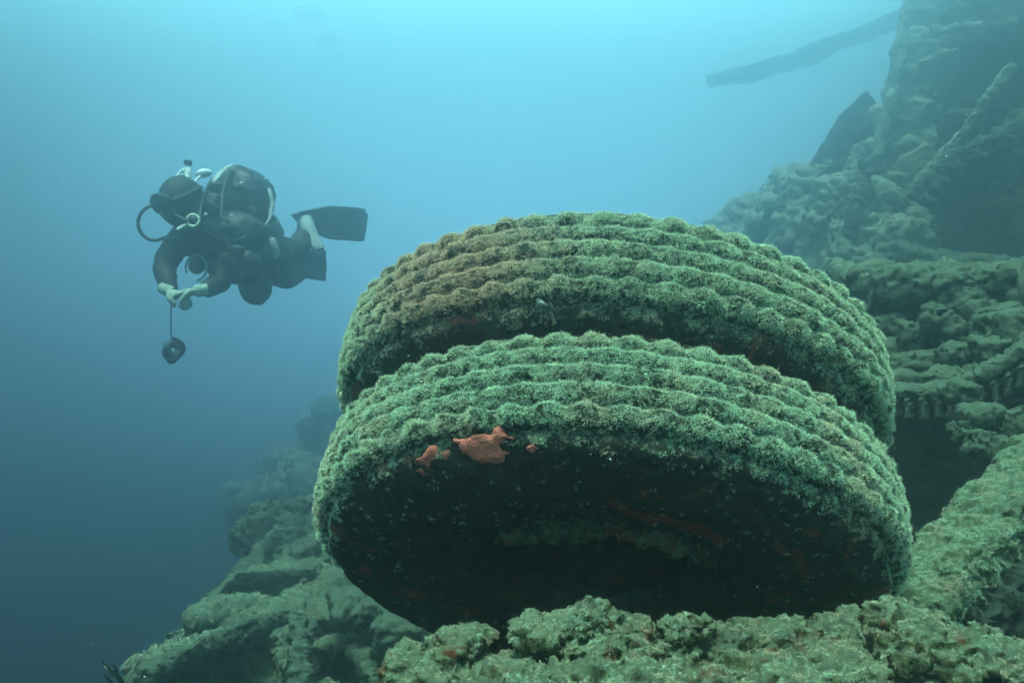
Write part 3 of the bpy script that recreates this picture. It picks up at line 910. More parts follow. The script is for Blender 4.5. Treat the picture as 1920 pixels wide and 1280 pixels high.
rrock('small stone cluster between the shelf and the ring, left side', [px_blob(1665, 610, 3.5, .07, .07, .04), px_blob(1700, 622, 3.45, .06, .07, .045)], 75, .02, .05, .008)
rrock('angular stone halfway up the rubble face on the right', [px_blob(1770, 610, 3.4, .09, .08, .05, (0, 18, 0))], 76, .025, .05, .008)
rrock('knobbly stone low on the rubble near the picture edge', [px_blob(1865, 655, 3.1, .07, .07, .045)], 77, .02, .05, .008)
rrock('squat stone on top of the pale shelf at its right end', [px_blob(1800, 515, 3.6, .10, .10, .035)], 78, .02, .05, .008)
wall = empty('broken_plating', tuple(P(1780, 720, 3.5)))
tag(wall, 'crumpled encrusted plating heaped above the toothed ring on the right', 'wreckage')
segs_r = [(1590, 525, 1700, 505, 22), (1700, 505, 1830, 545, 26), (1640, 560, 1740, 600, 14), (1830, 590, 1930, 570, 22), (1780, 630, 1860, 600, 24), (1680, 655, 1780, 640, 20), (1860, 640, 1960, 610, 20),
          (1900, 520, 2010, 510, 26), (1640, 700, 1760, 690, 18), (1740, 600, 1760, 650, 18), (1850, 540, 1870, 600, 14)]
relief('crusted_plating', 1560, 2040, 495, 740, segs_r, lambda x, y: np.interp(y, [495, 560, 650, 740], [4.3, 3.95, 3.75, 3.35]), [(400, 480), (400, 760)], M_reef, wall, 220, step=2.2, deep=.26)
# small upright fin on the shelf
fin = bar('steel_fin', [P(1628, 580, 3.5), P(1632, 550, 3.5), P(1636, 522, 3.5)], .045, .015, M_wreck, nl=20, nr=16, amp=.004, size=.02, seed=2, scl=[1, .9, .35])
tag(fin, 'small dark upright metal fin standing on the left end of the rock shelf', 'metal fin')

# ------------------------------------------------------------------ far wreck on the right
def push(o, k):
    o.location = Vector(o.location) * k; o.scale = (k, k, k); return o


far_before = set(scene.objects)
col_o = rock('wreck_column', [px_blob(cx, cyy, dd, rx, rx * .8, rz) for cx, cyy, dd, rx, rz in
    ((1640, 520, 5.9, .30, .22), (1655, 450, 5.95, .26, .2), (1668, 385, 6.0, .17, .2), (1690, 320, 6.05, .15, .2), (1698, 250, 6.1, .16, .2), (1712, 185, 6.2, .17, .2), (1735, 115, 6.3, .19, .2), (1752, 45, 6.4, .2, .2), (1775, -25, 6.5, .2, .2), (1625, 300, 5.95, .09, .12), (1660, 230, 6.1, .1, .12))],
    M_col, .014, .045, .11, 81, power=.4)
tag(col_o, 'tall pale green encrusted wreck column leaning up to the right', 'wreck column')
hang = bar('wreck_pipe', [P(1592, 450, 5.4), P(1604, 400, 5.4), P(1620, 350, 5.45), P(1628, 300, 5.5)], .07, .07, M_wreck, nl=70, nr=30, amp=.022, size=.05, seed=82)
tag(hang, 'lumpy upright pipe in front of the column base', 'pipe')
hull = empty('collapsed_hull', tuple(P(1640, 520, 6.2)))
tag(hull, 'jumble of broken hull plates and frames piled round the foot of the tall column', 'wreckage')
rh = random.Random(21)
for k in range(15):
    cx, cyy, dd = [(1420, 440, 6.5), (1490, 400, 6.3), (1530, 450, 6.2), (1470, 480, 6.1), (1580, 390, 6.0), (1600, 330, 6.0), (1560, 500, 5.8), (1690, 460, 5.7), (1640, 250, 6.1), (1740, 330, 5.9), (1800, 250, 5.8), (1860, 180, 5.9), (1760, 130, 6.1), (1830, 70, 6.2), (1660, 520, 5.6)][k]
    c_ = P(cx, cyy, dd)
    V_, Q_ = union_blobs([(c_, (rh.uniform(.12, .30), rh.uniform(.03, .06), rh.uniform(.07, .18)), (rh.uniform(-35, 35), rh.uniform(-60, 60), rh.uniform(-50, 50)))], .014, .22)
    V_ = growth(V_, vnormals(V_, Q_), .014, .05, 300 + k)
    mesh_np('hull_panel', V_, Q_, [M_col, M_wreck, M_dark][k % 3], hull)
for k, (x0_, y0_, x1_, y1_, dd) in enumerate([(1700, 10, 1640, 300, 5.95), (1500, 470, 1600, 300, 6.0), (1690, 380, 1900, 120, 5.6), (1560, 520, 1720, 470, 5.5), (1745, 60, 1905, 40, 6.0), (1610, 280, 1600, 470, 5.7)]):
    bar('frame_bar', [P(x0_, y0_, dd), P((x0_ + x1_) / 2 + rh.uniform(-10, 10), (y0_ + y1_) / 2, dd - .05), P(x1_, y1_, dd - .1)], .07, .05, M_col, hull, nl=90, nr=24, amp=.018, size=.05, seed=330 + k, sq=6)
# triangular plate
tri = [(1626, 168), (1652, 200), (1640, 330), (1560, 350), (1520, 330), (1530, 290), (1578, 215)]
Vt = []
for dd in (6.3, 6.38):
    Vt += [P(x, y, 6.3) + np.array([0, dd - 6.3, 0]) for x, y in tri]
n_ = len(tri)
me = bpy.data.meshes.new('tmp'); me.from_pydata([tuple(v) for v in Vt], [], [list(range(n_)), list(range(2 * n_ - 1, n_ - 1, -1))] + [[i, i + n_, (i + 1) % n_ + n_, (i + 1) % n_] for i in range(n_)])
o_ = bpy.data.objects.new('tmp', me); scene.collection.objects.link(o_)
m_ = o_.modifiers.new('r', 'REMESH'); m_.mode = 'VOXEL'; m_.voxel_size = .014
e_ = o_.evaluated_get(bpy.context.evaluated_depsgraph_get()).to_mesh()
W_ = np.empty(len(e_.vertices) * 3); e_.vertices.foreach_get('co', W_); W_ = W_.reshape(-1, 3)
L_ = np.empty(len(e_.loops), dtype=np.int32); e_.loops.foreach_get('vertex_index', L_); Q_ = L_.reshape(-1, 4)
bpy.data.objects.remove(o_); bpy.data.meshes.remove(me)
W_ = growth(W_, vnormals(W_, Q_), .015, .05, 5)
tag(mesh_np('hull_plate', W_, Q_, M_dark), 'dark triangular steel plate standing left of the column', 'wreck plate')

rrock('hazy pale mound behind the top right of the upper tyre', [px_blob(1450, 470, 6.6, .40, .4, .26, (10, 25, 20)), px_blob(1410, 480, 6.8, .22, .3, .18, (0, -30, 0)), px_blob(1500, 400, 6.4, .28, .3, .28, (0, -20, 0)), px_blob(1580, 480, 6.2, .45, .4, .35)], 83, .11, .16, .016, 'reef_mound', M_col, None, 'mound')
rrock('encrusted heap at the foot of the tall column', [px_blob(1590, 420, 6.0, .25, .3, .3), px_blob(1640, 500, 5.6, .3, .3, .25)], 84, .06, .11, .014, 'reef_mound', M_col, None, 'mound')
# hull mass on right with dark cavity
rrock('great dim wreck wall filling the upper right corner', [px_blob(1950, 60, 6.6, .75, .7, .75, (0, 30, 0)), px_blob(1900, 200, 7.0, .6, .6, .5), px_blob(2200, 350, 5.8, .9, .8, 1.1), px_blob(2100, 200, 6.3, .9, .9, .5, (0, -25, 0))], 85, .10, .18, .022, 'wreck_hull', M_wreck, None, 'wreck wall')
rrock('inner wall of the cavity at the upper right, coloured dark as its shade', [px_blob(1850, 430, 8.2, .9, .4, .9), px_blob(1780, 330, 8.4, .5, .4, .5)], 86, .10, .3, .035, 'wreck_hull', M_dark, None, 'wreck wall')  # near-black colour stands in for shade inside the cavity
bar_tagged('wreck_beam', [P(1730, 385, 5.2), P(1800, 300, 5.1), P(1900, 260, 5.0), P(2000, 180, 5.0)], .16, .14, 'encrusted rib crossing the dark cavity at the upper right', 'beam', nl=90, nr=40, amp=.05, size=.1, seed=54)
bar_tagged('wreck_beam', [P(1690, 470, 5.0), P(1790, 505, 4.8), P(1930, 500, 4.6), P(2050, 470, 4.5)], .25, .1, 'low sill of encrusted steel beneath the dark cavity', 'beam', nl=90, nr=40, amp=.04, size=.09, seed=55)
bar_tagged('wreck_boom', [P(1325, 152, 10.6), P(1400, 140, 10.7), P(1500, 110, 10.8), P(1620, 66, 10.9), P(1760, 5, 11)], .20, .20, 'faint boom slanting through the haze left of the tall column', 'boom', nl=160, nr=50, amp=.05, size=.12, seed=56, scl=[.5, 1, .85, 1, 1])

for o_ in list(scene.objects):
    if o_ not in far_before and o_.parent is None:
        push(o_, 1.75 if o_.name.startswith('wreck_boom') else 1.9)        # this wreck lies 7 to 15 m away

left_before = set(scene.objects)
# ------------------------------------------------------------------ left lower wreckage
fw = empty('wreck_framework', tuple(P(560, 1260, 3.3)))
tag(fw, 'collapsed encrusted framework of beams at the lower left below the tyres', 'wreckage')

segs_l = [(230, 1275, 370, 1215, 24), (370, 1215, 460, 1172, 24), (460, 1172, 545, 1148, 26), (545, 1148, 600, 1108, 30), (600, 1108, 640, 1080, 34), (556, 1150, 562, 1330, 40),
          (352, 1160, 470, 1140, 28), (390, 1140, 440, 1080, 10), (440, 1080, 590, 1072, 12), (560, 1145, 690, 1150, 44), (690, 1150, 800, 1210, 46), (650, 1100, 760, 1150, 50), (600, 1215, 650, 1195, 16),
          (650, 1195, 690, 1230, 16), (690, 1230, 700, 1330, 18), (600, 1300, 640, 1330, 26), (300, 1320, 480, 1330, 26), (530, 1020, 600, 1000, 26), (560, 1060, 640, 1040, 30), (480, 1330, 560, 1330, 30)]
relief('crusted_plating', 150, 860, 990, 1345, segs_l, lambda x, y: np.interp(y, [990, 1080, 1200, 1345], [4.9, 4.0, 3.35, 2.95]) , [(520, 985), (430, 1075), (385, 1130), (345, 1175), (235, 1260), (190, 1345)], M_reef, fw, 120)
fb = lambda pts, w, h, s, **k: bar('beam', pts, w, h, M_wreck, fw, nl=200, nr=60, amp=k.pop('amp', .020), size=.045, seed=s, sq=4, **k)
fb([P(215, 1300, 2.98), P(290, 1252, 3.1), P(370, 1213, 3.2), P(460, 1172, 3.25), P(540, 1150, 3.3)], .055, .045, 91)
fb([P(556, 1160, 3.26), P(560, 1220, 3.1), P(563, 1300, 2.95), P(563, 1360, 2.85)], .07, .06, 92, up=(1, 0, 0))
fb([P(372, 1150, 3.62), P(405, 1115, 3.75), P(442, 1078, 3.9)], .03, .025, 93, amp=.010)
fb([P(440, 1078, 3.9), P(520, 1072, 3.92), P(592, 1070, 3.95)], .035, .03, 94, amp=.010)
LR = 'hazy rocks under the left side of the tyres'
rrock('pale lumpy rock below the left flank of the front tyre', [px_blob(690, 1130, 3.35, .13, .12, .05), px_blob(750, 1165, 3.15, .10, .12, .045)], 101, .025, .06, .008, group=LR)
rrock('dim rock hump close to the lower left of the front tyre', [px_blob(565, 1045, 4.6, .17, .2, .14), px_blob(620, 1060, 4.4, .12, .2, .12)], 103, .06, .1, .009, group=LR)
rrock('faint pale rock higher up left of the tyre', [px_blob(530, 985, 5.4, .18, .2, .10), px_blob(480, 1010, 5.6, .12, .2, .08)], 104, .07, .1, .012, group=LR)
for o_ in list(scene.objects):
    if o_ not in left_before and o_.parent is None:
        push(o_, 1.28)
gh_before = set(scene.objects)
rrock('ghostly heap of debris barely visible left of the tyres, farthest and highest', [px_blob(500, 950, 6.8, .28, .3, .14), px_blob(575, 930, 6.6, .3, .3, .25), px_blob(600, 830, 7.0, .13, .2, .35, (0, 8, 0)), px_blob(520, 880, 7.0, .16, .2, .10, (0, 20, 0))], 106, .10, .14, .02, mat=M_col, group=LR)  # light crust colour mimics the haze over this far heap

for o_ in list(scene.objects):
    if o_ not in gh_before and o_.parent is None:
        push(o_, 2.25)

# ------------------------------------------------------------------ diver
M_suit = plain_mat('black_drysuit', (.012, .013, .016), .7, .3, 14)
M_gear = plain_mat('black_gear', (.016, .017, .02), .55, .3, 20)
M_white = plain_mat('white_fittings', (.75, .80, .78), .5, .1, 20)
M_grey = plain_mat('grey_webbing', (.34, .40, .40), .7, .2, 30)
M_glove = plain_mat('pale_glove', (.34, .42, .34), .8, .2, 40)
M_skin = plain_mat('face_skin', (.42, .30, .24), .6, .1, 30)
M_glass, t_, b_ = new_mat('mask_glass'); b_.inputs['Base Color'].default_value = (.05, .08, .09, 1); b_.inputs['Roughness'].default_value = .08
M_ring = plain_mat('pale_regulator', (.72, .85, .62), .5, .1, 20)


def skin_body(name, joints, edges, mat, parent, root=0, sub=2):
    org = np.array(root_loc(parent)) if parent else np.zeros(3)
    me = bpy.data.meshes.new('tmp')
    me.from_pydata([tuple(np.array(j[0]) - org) for j in joints], edges, [])
    o = bpy.data.objects.new('tmp', me); scene.collection.objects.link(o)
    m = o.modifiers.new('skin', 'SKIN'); m.use_smooth_shade = True
    sv = me.skin_vertices[0].data
    for i, j in enumerate(joints):
        r = j[1]; sv[i].radius = (r, r) if not isinstance(r, tuple) else r
        sv[i].use_root = (i == root)
    s = o.modifiers.new('sub', 'SUBSURF'); s.levels = sub; s.render_levels = sub
    dg = bpy.context.evaluated_depsgraph_get()
    e = bpy.data.meshes.new_from_object(o.evaluated_get(dg))
    bpy.data.objects.remove(o)
    co = np.empty(len(e.vertices) * 3); e.vertices.foreach_get('co', co); co = co.reshape(-1, 3)
    no = np.empty(len(e.vertices) * 3); e.vertices.foreach_get('normal', no); no = no.reshape(-1, 3)
    q = co * np.array([1, 1, 1.8]); fold = .3 - np.abs(fbm(q / .11, 3, 5)) + .5 * (.3 - np.abs(fbm(q / .045, 2, 9)))
    e.vertices.foreach_set('co', (co + no * (fold * .016)[:, None]).astype(np.float32).ravel())
    e.name = name
    e.materials.clear(); e.materials.append(mat)
    for p in e.polygons: p.use_smooth = True
    ob = bpy.data.objects.new(name, e)
    return link(ob, parent)


def ell(name, c, r, mat, parent, ang=(0, 0, 0), sub=4, amp=0.0, seed=0, power=1.0):
    V, Fc = ico(sub)
    V = np.sign(V) * np.abs(V) ** power
    V = (V * np.array(r)) @ rot_m(*ang).T + np.array(c)
    if amp: V = V + vnormals(V, Fc) * (fbm(V / .06, 2, seed) * amp)[:, None]
    return mesh_np(name, V, Fc, mat, parent)


def tube(name, pts, r, mat, parent, nl=40, nr=12, scl=None, w=None):
    V, T = bar_np(pts, (w or r) * 2, r * 2, nl=nl, nr=nr, amp=0, sq=2.0, grow=False, scl=scl)
    return mesh_np(name, V, T, mat, parent)


D0 = 4.6
diver = empty('person', tuple(P(430, 560, D0 + .3)))
tag(diver, 'scuba diver in black drysuit hovering on the left, arms down holding a reel', 'diver')
# joints: chest, neck, head, shoulders ...
J = {}
def j(n, px, py, d, r): J[n] = (P(px, py, d), r)
j('pelvis', 505, 485, 5.02, .125); j('waist', 470, 475, 4.88, .135); j('chest', 430, 462, 4.74, .155); j('upper', 392, 448, 4.63, .13); j('neck', 366, 420, 4.56, .075)
j('shA', 338, 446, 4.50, .075); j('elA', 304, 503, 4.46, .058); j('wrA', 322, 545, 4.36, .042)
j('shB', 412, 480, 4.62, .08); j('elB', 418, 528, 4.52, .06); j('wrB', 378, 546, 4.40, .042)
j('hipA', 515, 500, 4.98, .10); j('knA', 535, 520, 5.22, .075); j('shiA', 556, 512, 5.40, .06); j('anA', 572, 500, 5.55, .05)
j('hipB', 512, 470, 5.10, .10); j('knB', 556, 470, 5.42, .075); j('shiB', 574, 440, 5.56, .062); j('anB', 573, 412, 5.66, .05)
names = list(J)
E_ = [('pelvis', 'waist'), ('waist', 'chest'), ('chest', 'upper'), ('upper', 'neck'), ('upper', 'shA'), ('shA', 'elA'), ('elA', 'wrA'), ('upper', 'shB'), ('shB', 'elB'), ('elB', 'wrB'),
      ('pelvis', 'hipA'), ('hipA', 'knA'), ('knA', 'shiA'), ('shiA', 'anA'), ('pelvis', 'hipB'), ('hipB', 'knB'), ('knB', 'shiB'), ('shiB', 'anB')]
skin_body('drysuit', [J[n] for n in names], [(names.index(a), names.index(b)) for a, b in E_], M_suit, diver, 0)
# head
hc = P(342, 378, 4.50)
fdir = np.array([-.55, -.72, -.42]); fdir /= np.linalg.norm(fdir)
side_ = np.cross(fdir, [0, 0, 1]); side_ /= np.linalg.norm(side_); upv = np.cross(side_, fdir)
V, Fc = ico(5)
Hm = np.stack([side_, fdir, upv], 1)
hv = V * np.array([.098, .118, .128])
hv[:, 1] += np.where(V[:, 2] < -.2, .012, 0)
nose = np.exp(-((V[:, 0] / .16) ** 2 + ((V[:, 2] + .08) / .22) ** 2)) * (V[:, 1] > 0); hv[:, 1] += nose * .022
hood = mesh_np('hood', hv @ Hm.T + hc, Fc, M_suit, diver)
fv = V * np.array([.078, .105, .095]) + np.array([0, .018, -.012]); fv[:, 1] += nose * .02
face = mesh_np('face', fv @ Hm.T + hc, Fc, M_skin, diver)
def hp(x, y, z): return hc + side_ * x + fdir * y + upv * z
# mask: frame and lens
ring_ = [hp(.078 * math.cos(t) * (1 if abs(math.cos(t)) < .9 else 1), .112 + .012 * (1 - abs(math.cos(t))), .028 + .042 * math.sin(t)) for t in np.linspace(0, 2 * math.pi, 25)]
mk = tube('dive_mask', ring_, .012, M_gear, diver, 60, 10)
V2 = V * np.array([.070, .012, .037]) + np.array([0, .122, .028]); mesh_np('mask_lens', V2 @ Hm.T + hc, Fc, M_glass, mk)
tube('mask_strap', [hp(.08, .10, .03), hp(.102, .02, .035), hp(.075, -.085, .04), hp(0, -.118, .04), hp(-.075, -.085, .04), hp(-.102, .02, .035), hp(-.08, .10, .03)], .010, M_gear, mk, 50, 10)
# regulator: the pale ring with dark centre below the face
rc = P(362, 413, 4.38)
vd = np.array([0.1, -1, .1]); vd /= np.linalg.norm(vd)
rs = np.cross(vd, [0, 0, 1]); rs /= np.linalg.norm(rs); ru = np.cross(rs, vd)
rp_ = [rc + rs * .029 * math.cos(t) + ru * .029 * math.sin(t) for t in np.linspace(0, 2 * math.pi, 31)]
reg = ell('regulator', rc + vd * -.02, (.036, .03, .036), M_gear, diver)
tube('purge_ring', rp_, .0065, M_ring, reg, 70, 10)
tube('torch', [P(332, 431, 4.36), P(350, 421, 4.38)], .009, M_white, diver, 10, 10)
# hose loop on the left
lp = [P(338, 385, 4.40)] + [P(290 + 30 * math.cos(t) * 1.05, 418 - 33 * math.sin(t), 4.42) for t in np.linspace(1.0, 2 * math.pi - .9, 14)] + [P(325, 455, 4.45)]
tube('hose', lp, .0085, M_gear, diver, 90, 10)
# backpack unit: big dark hump with pale webbing
hump = ell('air_unit', P(452, 372, 4.92), (.175, .17, .165), M_gear, diver, (0, 20, 0), 5, .012, 4, .85)
ell('air_unit', P(412, 400, 4.78), (.12, .13, .15), M_gear, diver, (0, 30, 0), 4, .01, 5, .9)
ell('counterlung', P(440, 440, 4.66), (.17, .10, .12), M_gear, diver, (0, 10, 0), 4, .01, 6, .9)
st = [P(397, 346, 4.60), P(404, 334, 4.62), P(414, 322, 4.68), P(425, 313, 4.74), P(436, 309, 4.80)]
tube('webbing_strap', st, .004, M_grey, hump, 40, 10, w=.018)
tube('webbing_strap', [P(446, 309, 4.84), P(460, 313, 4.84), P(470, 320, 4.84), P(481, 330, 4.86)], .004, M_grey, hump, 30, 10, w=.010)
tube('webbing_strap', [P(366, 340, 4.55), P(374, 350, 4.55), P(381, 362, 4.55)], .004, M_grey, hump, 20, 10, w=.008)
# tank valves and manifold
tube('tank_valve', [P(351, 337, 4.64), P(352, 316, 4.66)], .020, M_white, diver, 16, 16)
tube('valve_knob', [P(352, 310, 4.66), P(353, 301, 4.66)], .021, M_gear, diver, 12, 16)
ell('tank_valve', P(382, 325, 4.68), (.042, .03, .023), M_white, diver, (0, -8, 0))
tube('manifold_bar', [P(332, 330, 4.62), P(338, 322, 4.63), P(346, 318, 4.64)], .008, M_white, diver, 16, 10)
tube('manifold_bar', [P(334, 332, 4.60), P(348, 340, 4.60), P(362, 344, 4.60), P(376, 330, 4.64)], .007, M_white, diver, 24, 10)
tube('hose', [P(345, 330, 4.6), P(324, 345, 4.52), P(312, 368, 4.45), P(330, 405, 4.38), P(352, 414, 4.37)], .010, M_gear, diver, 50, 10)
# harness and hip gear
ell('hip_tag', P(466, 430, 4.70), (.018, .012, .032), M_white, diver, (0, 15, 0), 3)
ell('hip_tag', P(481, 433, 4.72), (.014, .012, .024), M_white, diver, (0, -35, 0), 3)
ell('hip_tag', P(474, 463, 4.66), (.018, .012, .020), M_grey, diver, (0, 0, 0), 3)
tube('side_cylinder', [P(508, 446, 4.86), P(512, 460, 4.86), P(516, 482, 4.88)], .030, M_grey, diver, 24, 18, scl=[.7, 1, 1])
tube('side_cylinder', [P(505, 412, 5.0), P(520, 440, 5.1)], .045, M_grey, diver, 24, 18)
ell('thigh_pocket', P(478, 530, 4.86), (.085, .07, .12), M_suit, diver, (0, -8, 0), 4, .008, 8, .8)
ell('chest_gear', P(450, 500, 4.60), (.12, .08, .09), M_gear, diver, (0, 5, 0), 4, .012, 9, .85)
ell('buckle', P(494, 558, 4.84), (.016, .012, .013), M_grey, diver, (0, 0, 0), 3, power=.6)
# gauge on the chest with a hose ring
gr = [P(368 + 20 * math.cos(t), 502 - 24 * math.sin(t), 4.50) for t in np.linspace(-1.5, 3.6, 14)]
tube('hose', gr, .006, M_grey, diver, 50, 8)
ell('pressure_gauge', P(369, 497, 4.48), (.042, .028, .045), M_gear, diver, (0, 0, 0), 4)
for pts__, r__ in (([P(396, 340, 4.62), P(380, 372, 4.50), P(372, 420, 4.42), P(382, 470, 4.44), P(402, 510, 4.46)], .011), ([P(430, 318, 4.72), P(418, 360, 4.58), P(415, 410, 4.50), P(430, 470, 4.48), P(455, 520, 4.48)], .009),
                    ([P(470, 440, 4.60), P(440, 452, 4.52), P(405, 448, 4.46), P(378, 430, 4.42)], .010), ([P(500, 430, 4.72), P(488, 462, 4.66), P(470, 500, 4.60), P(462, 540, 4.62)], .009)):
    tube('hose', pts__, r__, M_gear, diver, 50, 10)
for cx_, cy_, cd_, rr_ in ((398, 392, 4.56, .030), (424, 428, 4.50, .024), (404, 352, 4.60, .026), (470, 396, 4.80, .034), (446, 470, 4.49, .026), (492, 522, 4.72, .030), (462, 548, 4.70, .022)):
    ell('gear_pouch', P(cx_, cy_, cd_), (rr_ * 1.25, rr_, rr_ * 1.1), M_gear, diver, (0, cx_ % 40, 0), 4, .006, int(cx_), .6)
for cx_, cy_, cd_ in ((418, 372, 4.60), (452, 344, 4.74), (434, 404, 4.54), (458, 424, 4.60), (386, 402, 4.46), (498, 336, 4.86)):
    ell('metal_clip', P(cx_, cy_, cd_), (.010, .008, .007), M_white, diver, (0, cy_ % 50, 0), 3)
tube('crotch_strap', [P(505, 352, 4.82), P(511, 380, 4.80), P(505, 412, 4.78), P(492, 428, 4.76)], .006, M_grey, diver, 24, 8, w=.014)
# fins
def fin_blade(name, outline, d0, d1, mat, thick=.012):
    # outline in picture px, depth interpolated along x; ribs on rails
    xs = np.array([p[0] for p in outline]); dep = np.interp(xs, [xs.min(), xs.max()], [d0, d1])
    top = [P(x, y, d) for (x, y), d in zip(outline, dep)]
    n = len(top); V = np.array(top + [p + np.array([0, thick, -.003]) for p in top])
    cen = V[:n].mean(0); cenb = V[n:].mean(0)
    V = np.concatenate([V, [cen], [cenb]])
    T = []
    for i in range(n):
        k = (i + 1) % n
        T += [[2 * n, i, k], [2 * n + 1, n + k, n + i], [i, i + n, k], [k, i + n, k + n]]
    o = mesh_np(name, V, np.array(T), mat, diver, smooth=False)
    return o
f1 = fin_blade('swim_fin', [(545, 402), (570, 397), (600, 391), (640, 387), (675, 389), (690, 402), (686, 430), (682, 450), (650, 449), (615, 445), (585, 432), (560, 420)], 5.6, 6.0, M_gear)
f2 = fin_blade('swim_fin', [(552, 482), (575, 472), (610, 472), (612, 500), (610, 524), (580, 520), (545, 514)], 5.5, 5.75, M_gear)
tube('fin_rail', [P(560, 400, 5.6), P(620, 389, 5.78), P(685, 394, 5.97)], .012, M_gear, f1, 20, 8)
tube('fin_rail', [P(560, 420, 5.6), P(615, 445, 5.78), P(680, 450, 5.97)], .012, M_gear, f1, 20, 8)
tube('fin_rail', [P(552, 482, 5.5), P(575, 472, 5.6), P(610, 472, 5.74)], .012, M_gear, f2, 20, 8)
tube('fin_rail', [P(548, 512, 5.5), P(580, 520, 5.6), P(610, 524, 5.74)], .012, M_gear, f2, 20, 8)
tube('boot', [P(574, 408, 5.58), P(578, 430, 5.54), P(592, 458, 5.50), P(600, 470, 5.48)], .045, M_grey, diver, 30, 16, scl=[.8, 1, .9, .8])
tube('fin_strap', [P(558, 468, 5.35), P(554, 484, 5.33), P(552, 498, 5.33)], .007, M_white, diver, 14, 8)


# gloved hands with five fingers each closing on the line
def hand(c, along, palm_n, flip, name='glove'):
    along = along / np.linalg.norm(along); palm_n = palm_n - along * (palm_n @ along); palm_n /= np.linalg.norm(palm_n)
    s = np.cross(along, palm_n) * flip
    parts = []
    V, Fc = ico(3)
    B = np.stack([s, along, palm_n], 1)
    parts.append(((V * np.array([.045, .055, .02])) @ B.T + c, Fc))
    for k, (off, ln) in enumerate([(-.033, .062), (-.011, .072), (.011, .068), (.032, .052)]):
        p0 = c + s * off + along * .045
        p1 = p0 + along * ln * .42 + palm_n * .006
        p2 = p1 + along * ln * .15 + palm_n * ln * .35
        p3 = p2 - along * ln * .22 + palm_n * ln * .22
        parts.append(bar_np([p0 - along * .02, p0, p1, p2, p3], .0195, .019, up=tuple(s), nl=16, nr=10, amp=0, sq=2, grow=False))
    q0 = c - s * .035 - along * .01
    parts.append(bar_np([q0, q0 - s * .026 + along * .018 + palm_n * .012, q0 - s * .018 + along * .045 + palm_n * .034, q0 + s * .004 + along * .055 + palm_n * .046], .022, .021, up=tuple(along), nl=14, nr=10, amp=0, sq=2, grow=False))
    parts.append(bar_np([c - along * .095, c - along * .03], .07, .06, up=tuple(palm_n), nl=8, nr=14, amp=0, sq=2, grow=False))
    V, T = join_np(parts)
    return mesh_np(name, V, T, M_glove, diver)


hA = P(330, 552, 4.34); hB = P(352, 549, 4.33)
hand(hA, np.array([.75, -.25, -.35]), np.array([.2, -.1, -1.0]), 1)
hand(hB, np.array([-.8, -.3, -.2]), np.array([-.2, -.2, -1.0]), -1)

# line and reel held by the diver: a thing of its own
reel = empty('dive_reel', tuple(P(325, 680, 4.33)))
tag(reel, 'dive reel with a small spool hanging on a thin line from the diver hands', 'reel')
tube('line', [P(322, 556, 4.30), P(320, 595, 4.31), P(321, 635, 4.32)], .0035, M_gear, reel, 20, 8)
def torus(name, c, R, r, axis, mat, parent, squash=1.0):
    axis = np.array(axis, float); axis /= np.linalg.norm(axis); s = np.cross(axis, [0, 0, 1]); s /= np.linalg.norm(s); u = np.cross(s, axis)
    t1 = np.linspace(0, 2 * np.pi, 40, endpoint=False); t2 = np.linspace(0, 2 * np.pi, 12, endpoint=False)
    A, B = np.meshgrid(t1, t2, indexing='ij'); A, B = A.ravel(), B.ravel()
    V = c + ((R + r * np.cos(B)) * np.cos(A))[:, None] * s + ((R + r * np.cos(B)) * np.sin(A))[:, None] * u + (r * squash * np.sin(B))[:, None] * axis
    return mesh_np(name, V, grid_faces(40, 12, True, True), mat, parent)
torus('spool', P(325, 655, 4.33), .030, .020, (.5, -.8, .2), M_gear, reel, 1.3)
torus('spool_flange', P(322, 660, 4.31), .040, .006, (.5, -.8, .2), M_gear, reel)
torus('spool_flange', P(330, 652, 4.36), .040, .006, (.5, -.8, .2), M_gear, reel)
tube('reel_handle', [P(322, 634, 4.32), P(338, 640, 4.34), P(342, 662, 4.34), P(322, 680, 4.33)], .010, M_gear, reel, 30, 10)
ell('clip', P(322, 676, 4.32), (.022, .02, .016), M_gear, reel, (0, 0, 0), 3)

for o_ in (diver, reel):
    o_.scale = (1.20, 1.20, 1.20); o_.location = Vector(o_.location) * 1.20     # hovering nearly 6 m from the camera

# ------------------------------------------------------------------ bubbles, plant, drifting particles
M_bub, t_, b_ = new_mat('air_bubble'); b_.inputs['Base Color'].default_value = (.95, 1, 1, 1); b_.inputs['Roughness'].default_value = .12; b_.inputs['Metallic'].default_value = .0
b_.inputs['Base Color'].default_value = (1, 1, 1, 1)
bt_ = t_.nodes.new('ShaderNodeBsdfTransparent'); bt_.inputs[0].default_value = (.98, 1, 1, 1); bx_ = t_.nodes.new('ShaderNodeMixShader'); bx_.inputs[0].default_value = .90
t_.links.new(b_.outputs[0], bx_.inputs[1]); t_.links.new(bt_.outputs[0], bx_.inputs[2]); t_.links.new(bx_.outputs[0], t_.nodes['Material Output'].inputs[0])
for (bx, by, bd, r_, lb) in ((578, 28, 9.5, (.15, .12, .10), 'upper of two dim round bubbles near the water surface'), (613, 77, 9.3, (.11, .10, .075), 'lower of two dim round bubbles near the water surface')):
    V, Fc = ico(4); V = V * np.array(r_) + P(bx, by, bd); V = V + vnormals(V, Fc) * (fbm(V / .07, 2, int(bx)) * .012)[:, None]
    tag(mesh_np('air_bubble', V, Fc, M_bub), lb, 'bubble', 'air bubbles rising top left')

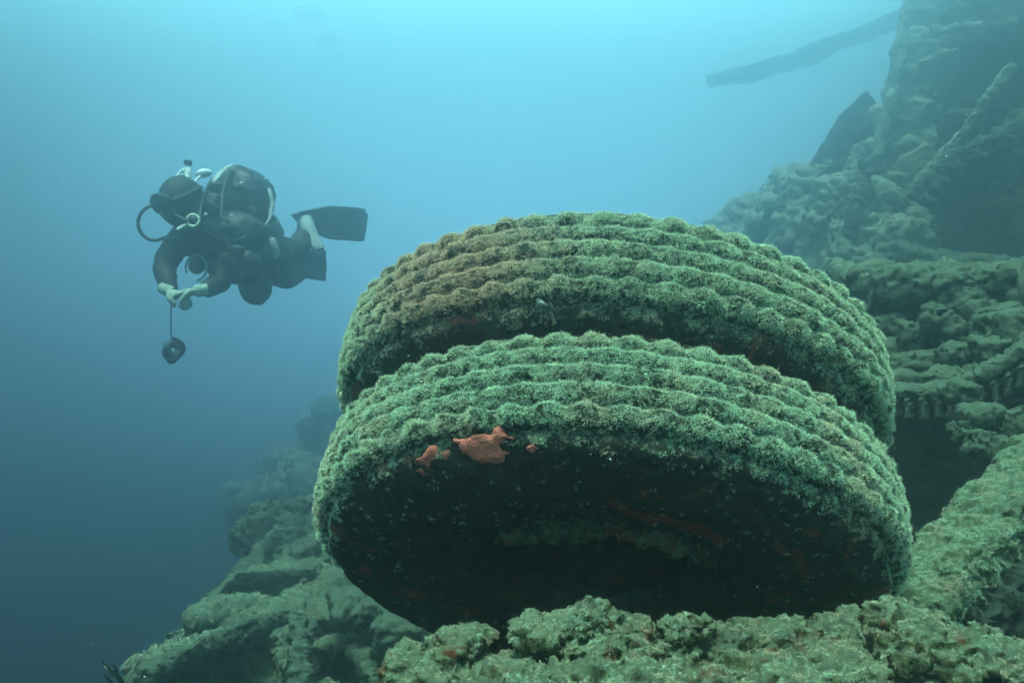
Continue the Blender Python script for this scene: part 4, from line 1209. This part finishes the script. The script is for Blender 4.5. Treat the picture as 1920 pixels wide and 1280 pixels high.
pl = empty('sea_plant', tuple(P(228, 1282, 3.0)))
tag(pl, 'faint feathery plant tuft at the bottom edge left of the framework', 'plant')
pr_ = random.Random(5)
for k in range(9):
    a0 = P(228 + pr_.uniform(-12, 12), 1290, 3.0); tp = P(228 + pr_.uniform(-38, 38), 1240 + pr_.uniform(-8, 24), 3.0 + pr_.uniform(-.1, .1))
    V, T = bar_np([a0, (a0 + tp) / 2 + np.array([pr_.uniform(-.01, .01), 0, .01]), tp], .009, .007, up=(0, 1, 0), nl=14, nr=8, amp=.003, size=.01, seed=k, scl=[1, .9, .4])
    mesh_np('frond', V, T, M_wreck, pl)

rs_ = np.random.default_rng(12)
n_s = 700
dd_ = rs_.uniform(.7, 5.0, n_s); V0, F0 = ico(1)
ps = np.stack([(rs_.random(n_s) - .5) * 1.3 * dd_, dd_, (rs_.random(n_s) - .5) * .9 * dd_], 1)
rr_s = rs_.uniform(.0005, .0014, n_s) * np.clip(dd_ / 1.8, .6, 1.8)
Vs_ = (ps[:, None, :] + V0[None] * rr_s[:, None, None]).reshape(-1, 3); Fs_ = (F0[None] + (np.arange(n_s) * len(V0))[:, None, None]).reshape(-1, 3)
M_snow = plain_mat('drifting_specks', (.6, .65, .6), .9, .1, 5)
tag(mesh_np('marine_snow', Vs_, Fs_, M_snow), 'pale specks drifting in the water', kind='stuff')

# ------------------------------------------------------------------ haze: the water between camera and things
xa, xb, ya, yb, za, zb = -15, 17, -6, 21, -8.4, 6.6
hv_ = [(x, y, z) for x in (xa, xb) for y in (ya, yb) for z in (za, zb)]
hf_ = [(0, 1, 3, 2), (4, 6, 7, 5), (0, 4, 5, 1), (2, 3, 7, 6), (0, 2, 6, 4), (1, 5, 7, 3)]
me = bpy.data.meshes.new('haze'); me.from_pydata(hv_, [], hf_); me.update()
hz = bpy.data.objects.new('haze', me); link(hz)
mh = bpy.data.materials.new('water_haze'); mh.use_nodes = True; th_ = mh.node_tree; th_.nodes.clear()
ho = th_.nodes.new('ShaderNodeOutputMaterial'); pv = th_.nodes.new('ShaderNodeVolumePrincipled')
pv.inputs['Color'].default_value = (*HAZE_COLOR, 1); pv.inputs['Density'].default_value = HAZE_DENSITY; pv.inputs['Anisotropy'].default_value = HAZE_ANISO
th_.links.new(pv.outputs[0], ho.inputs['Volume'])
me.materials.append(mh)
tag(hz, 'blue green water haze', kind='stuff')
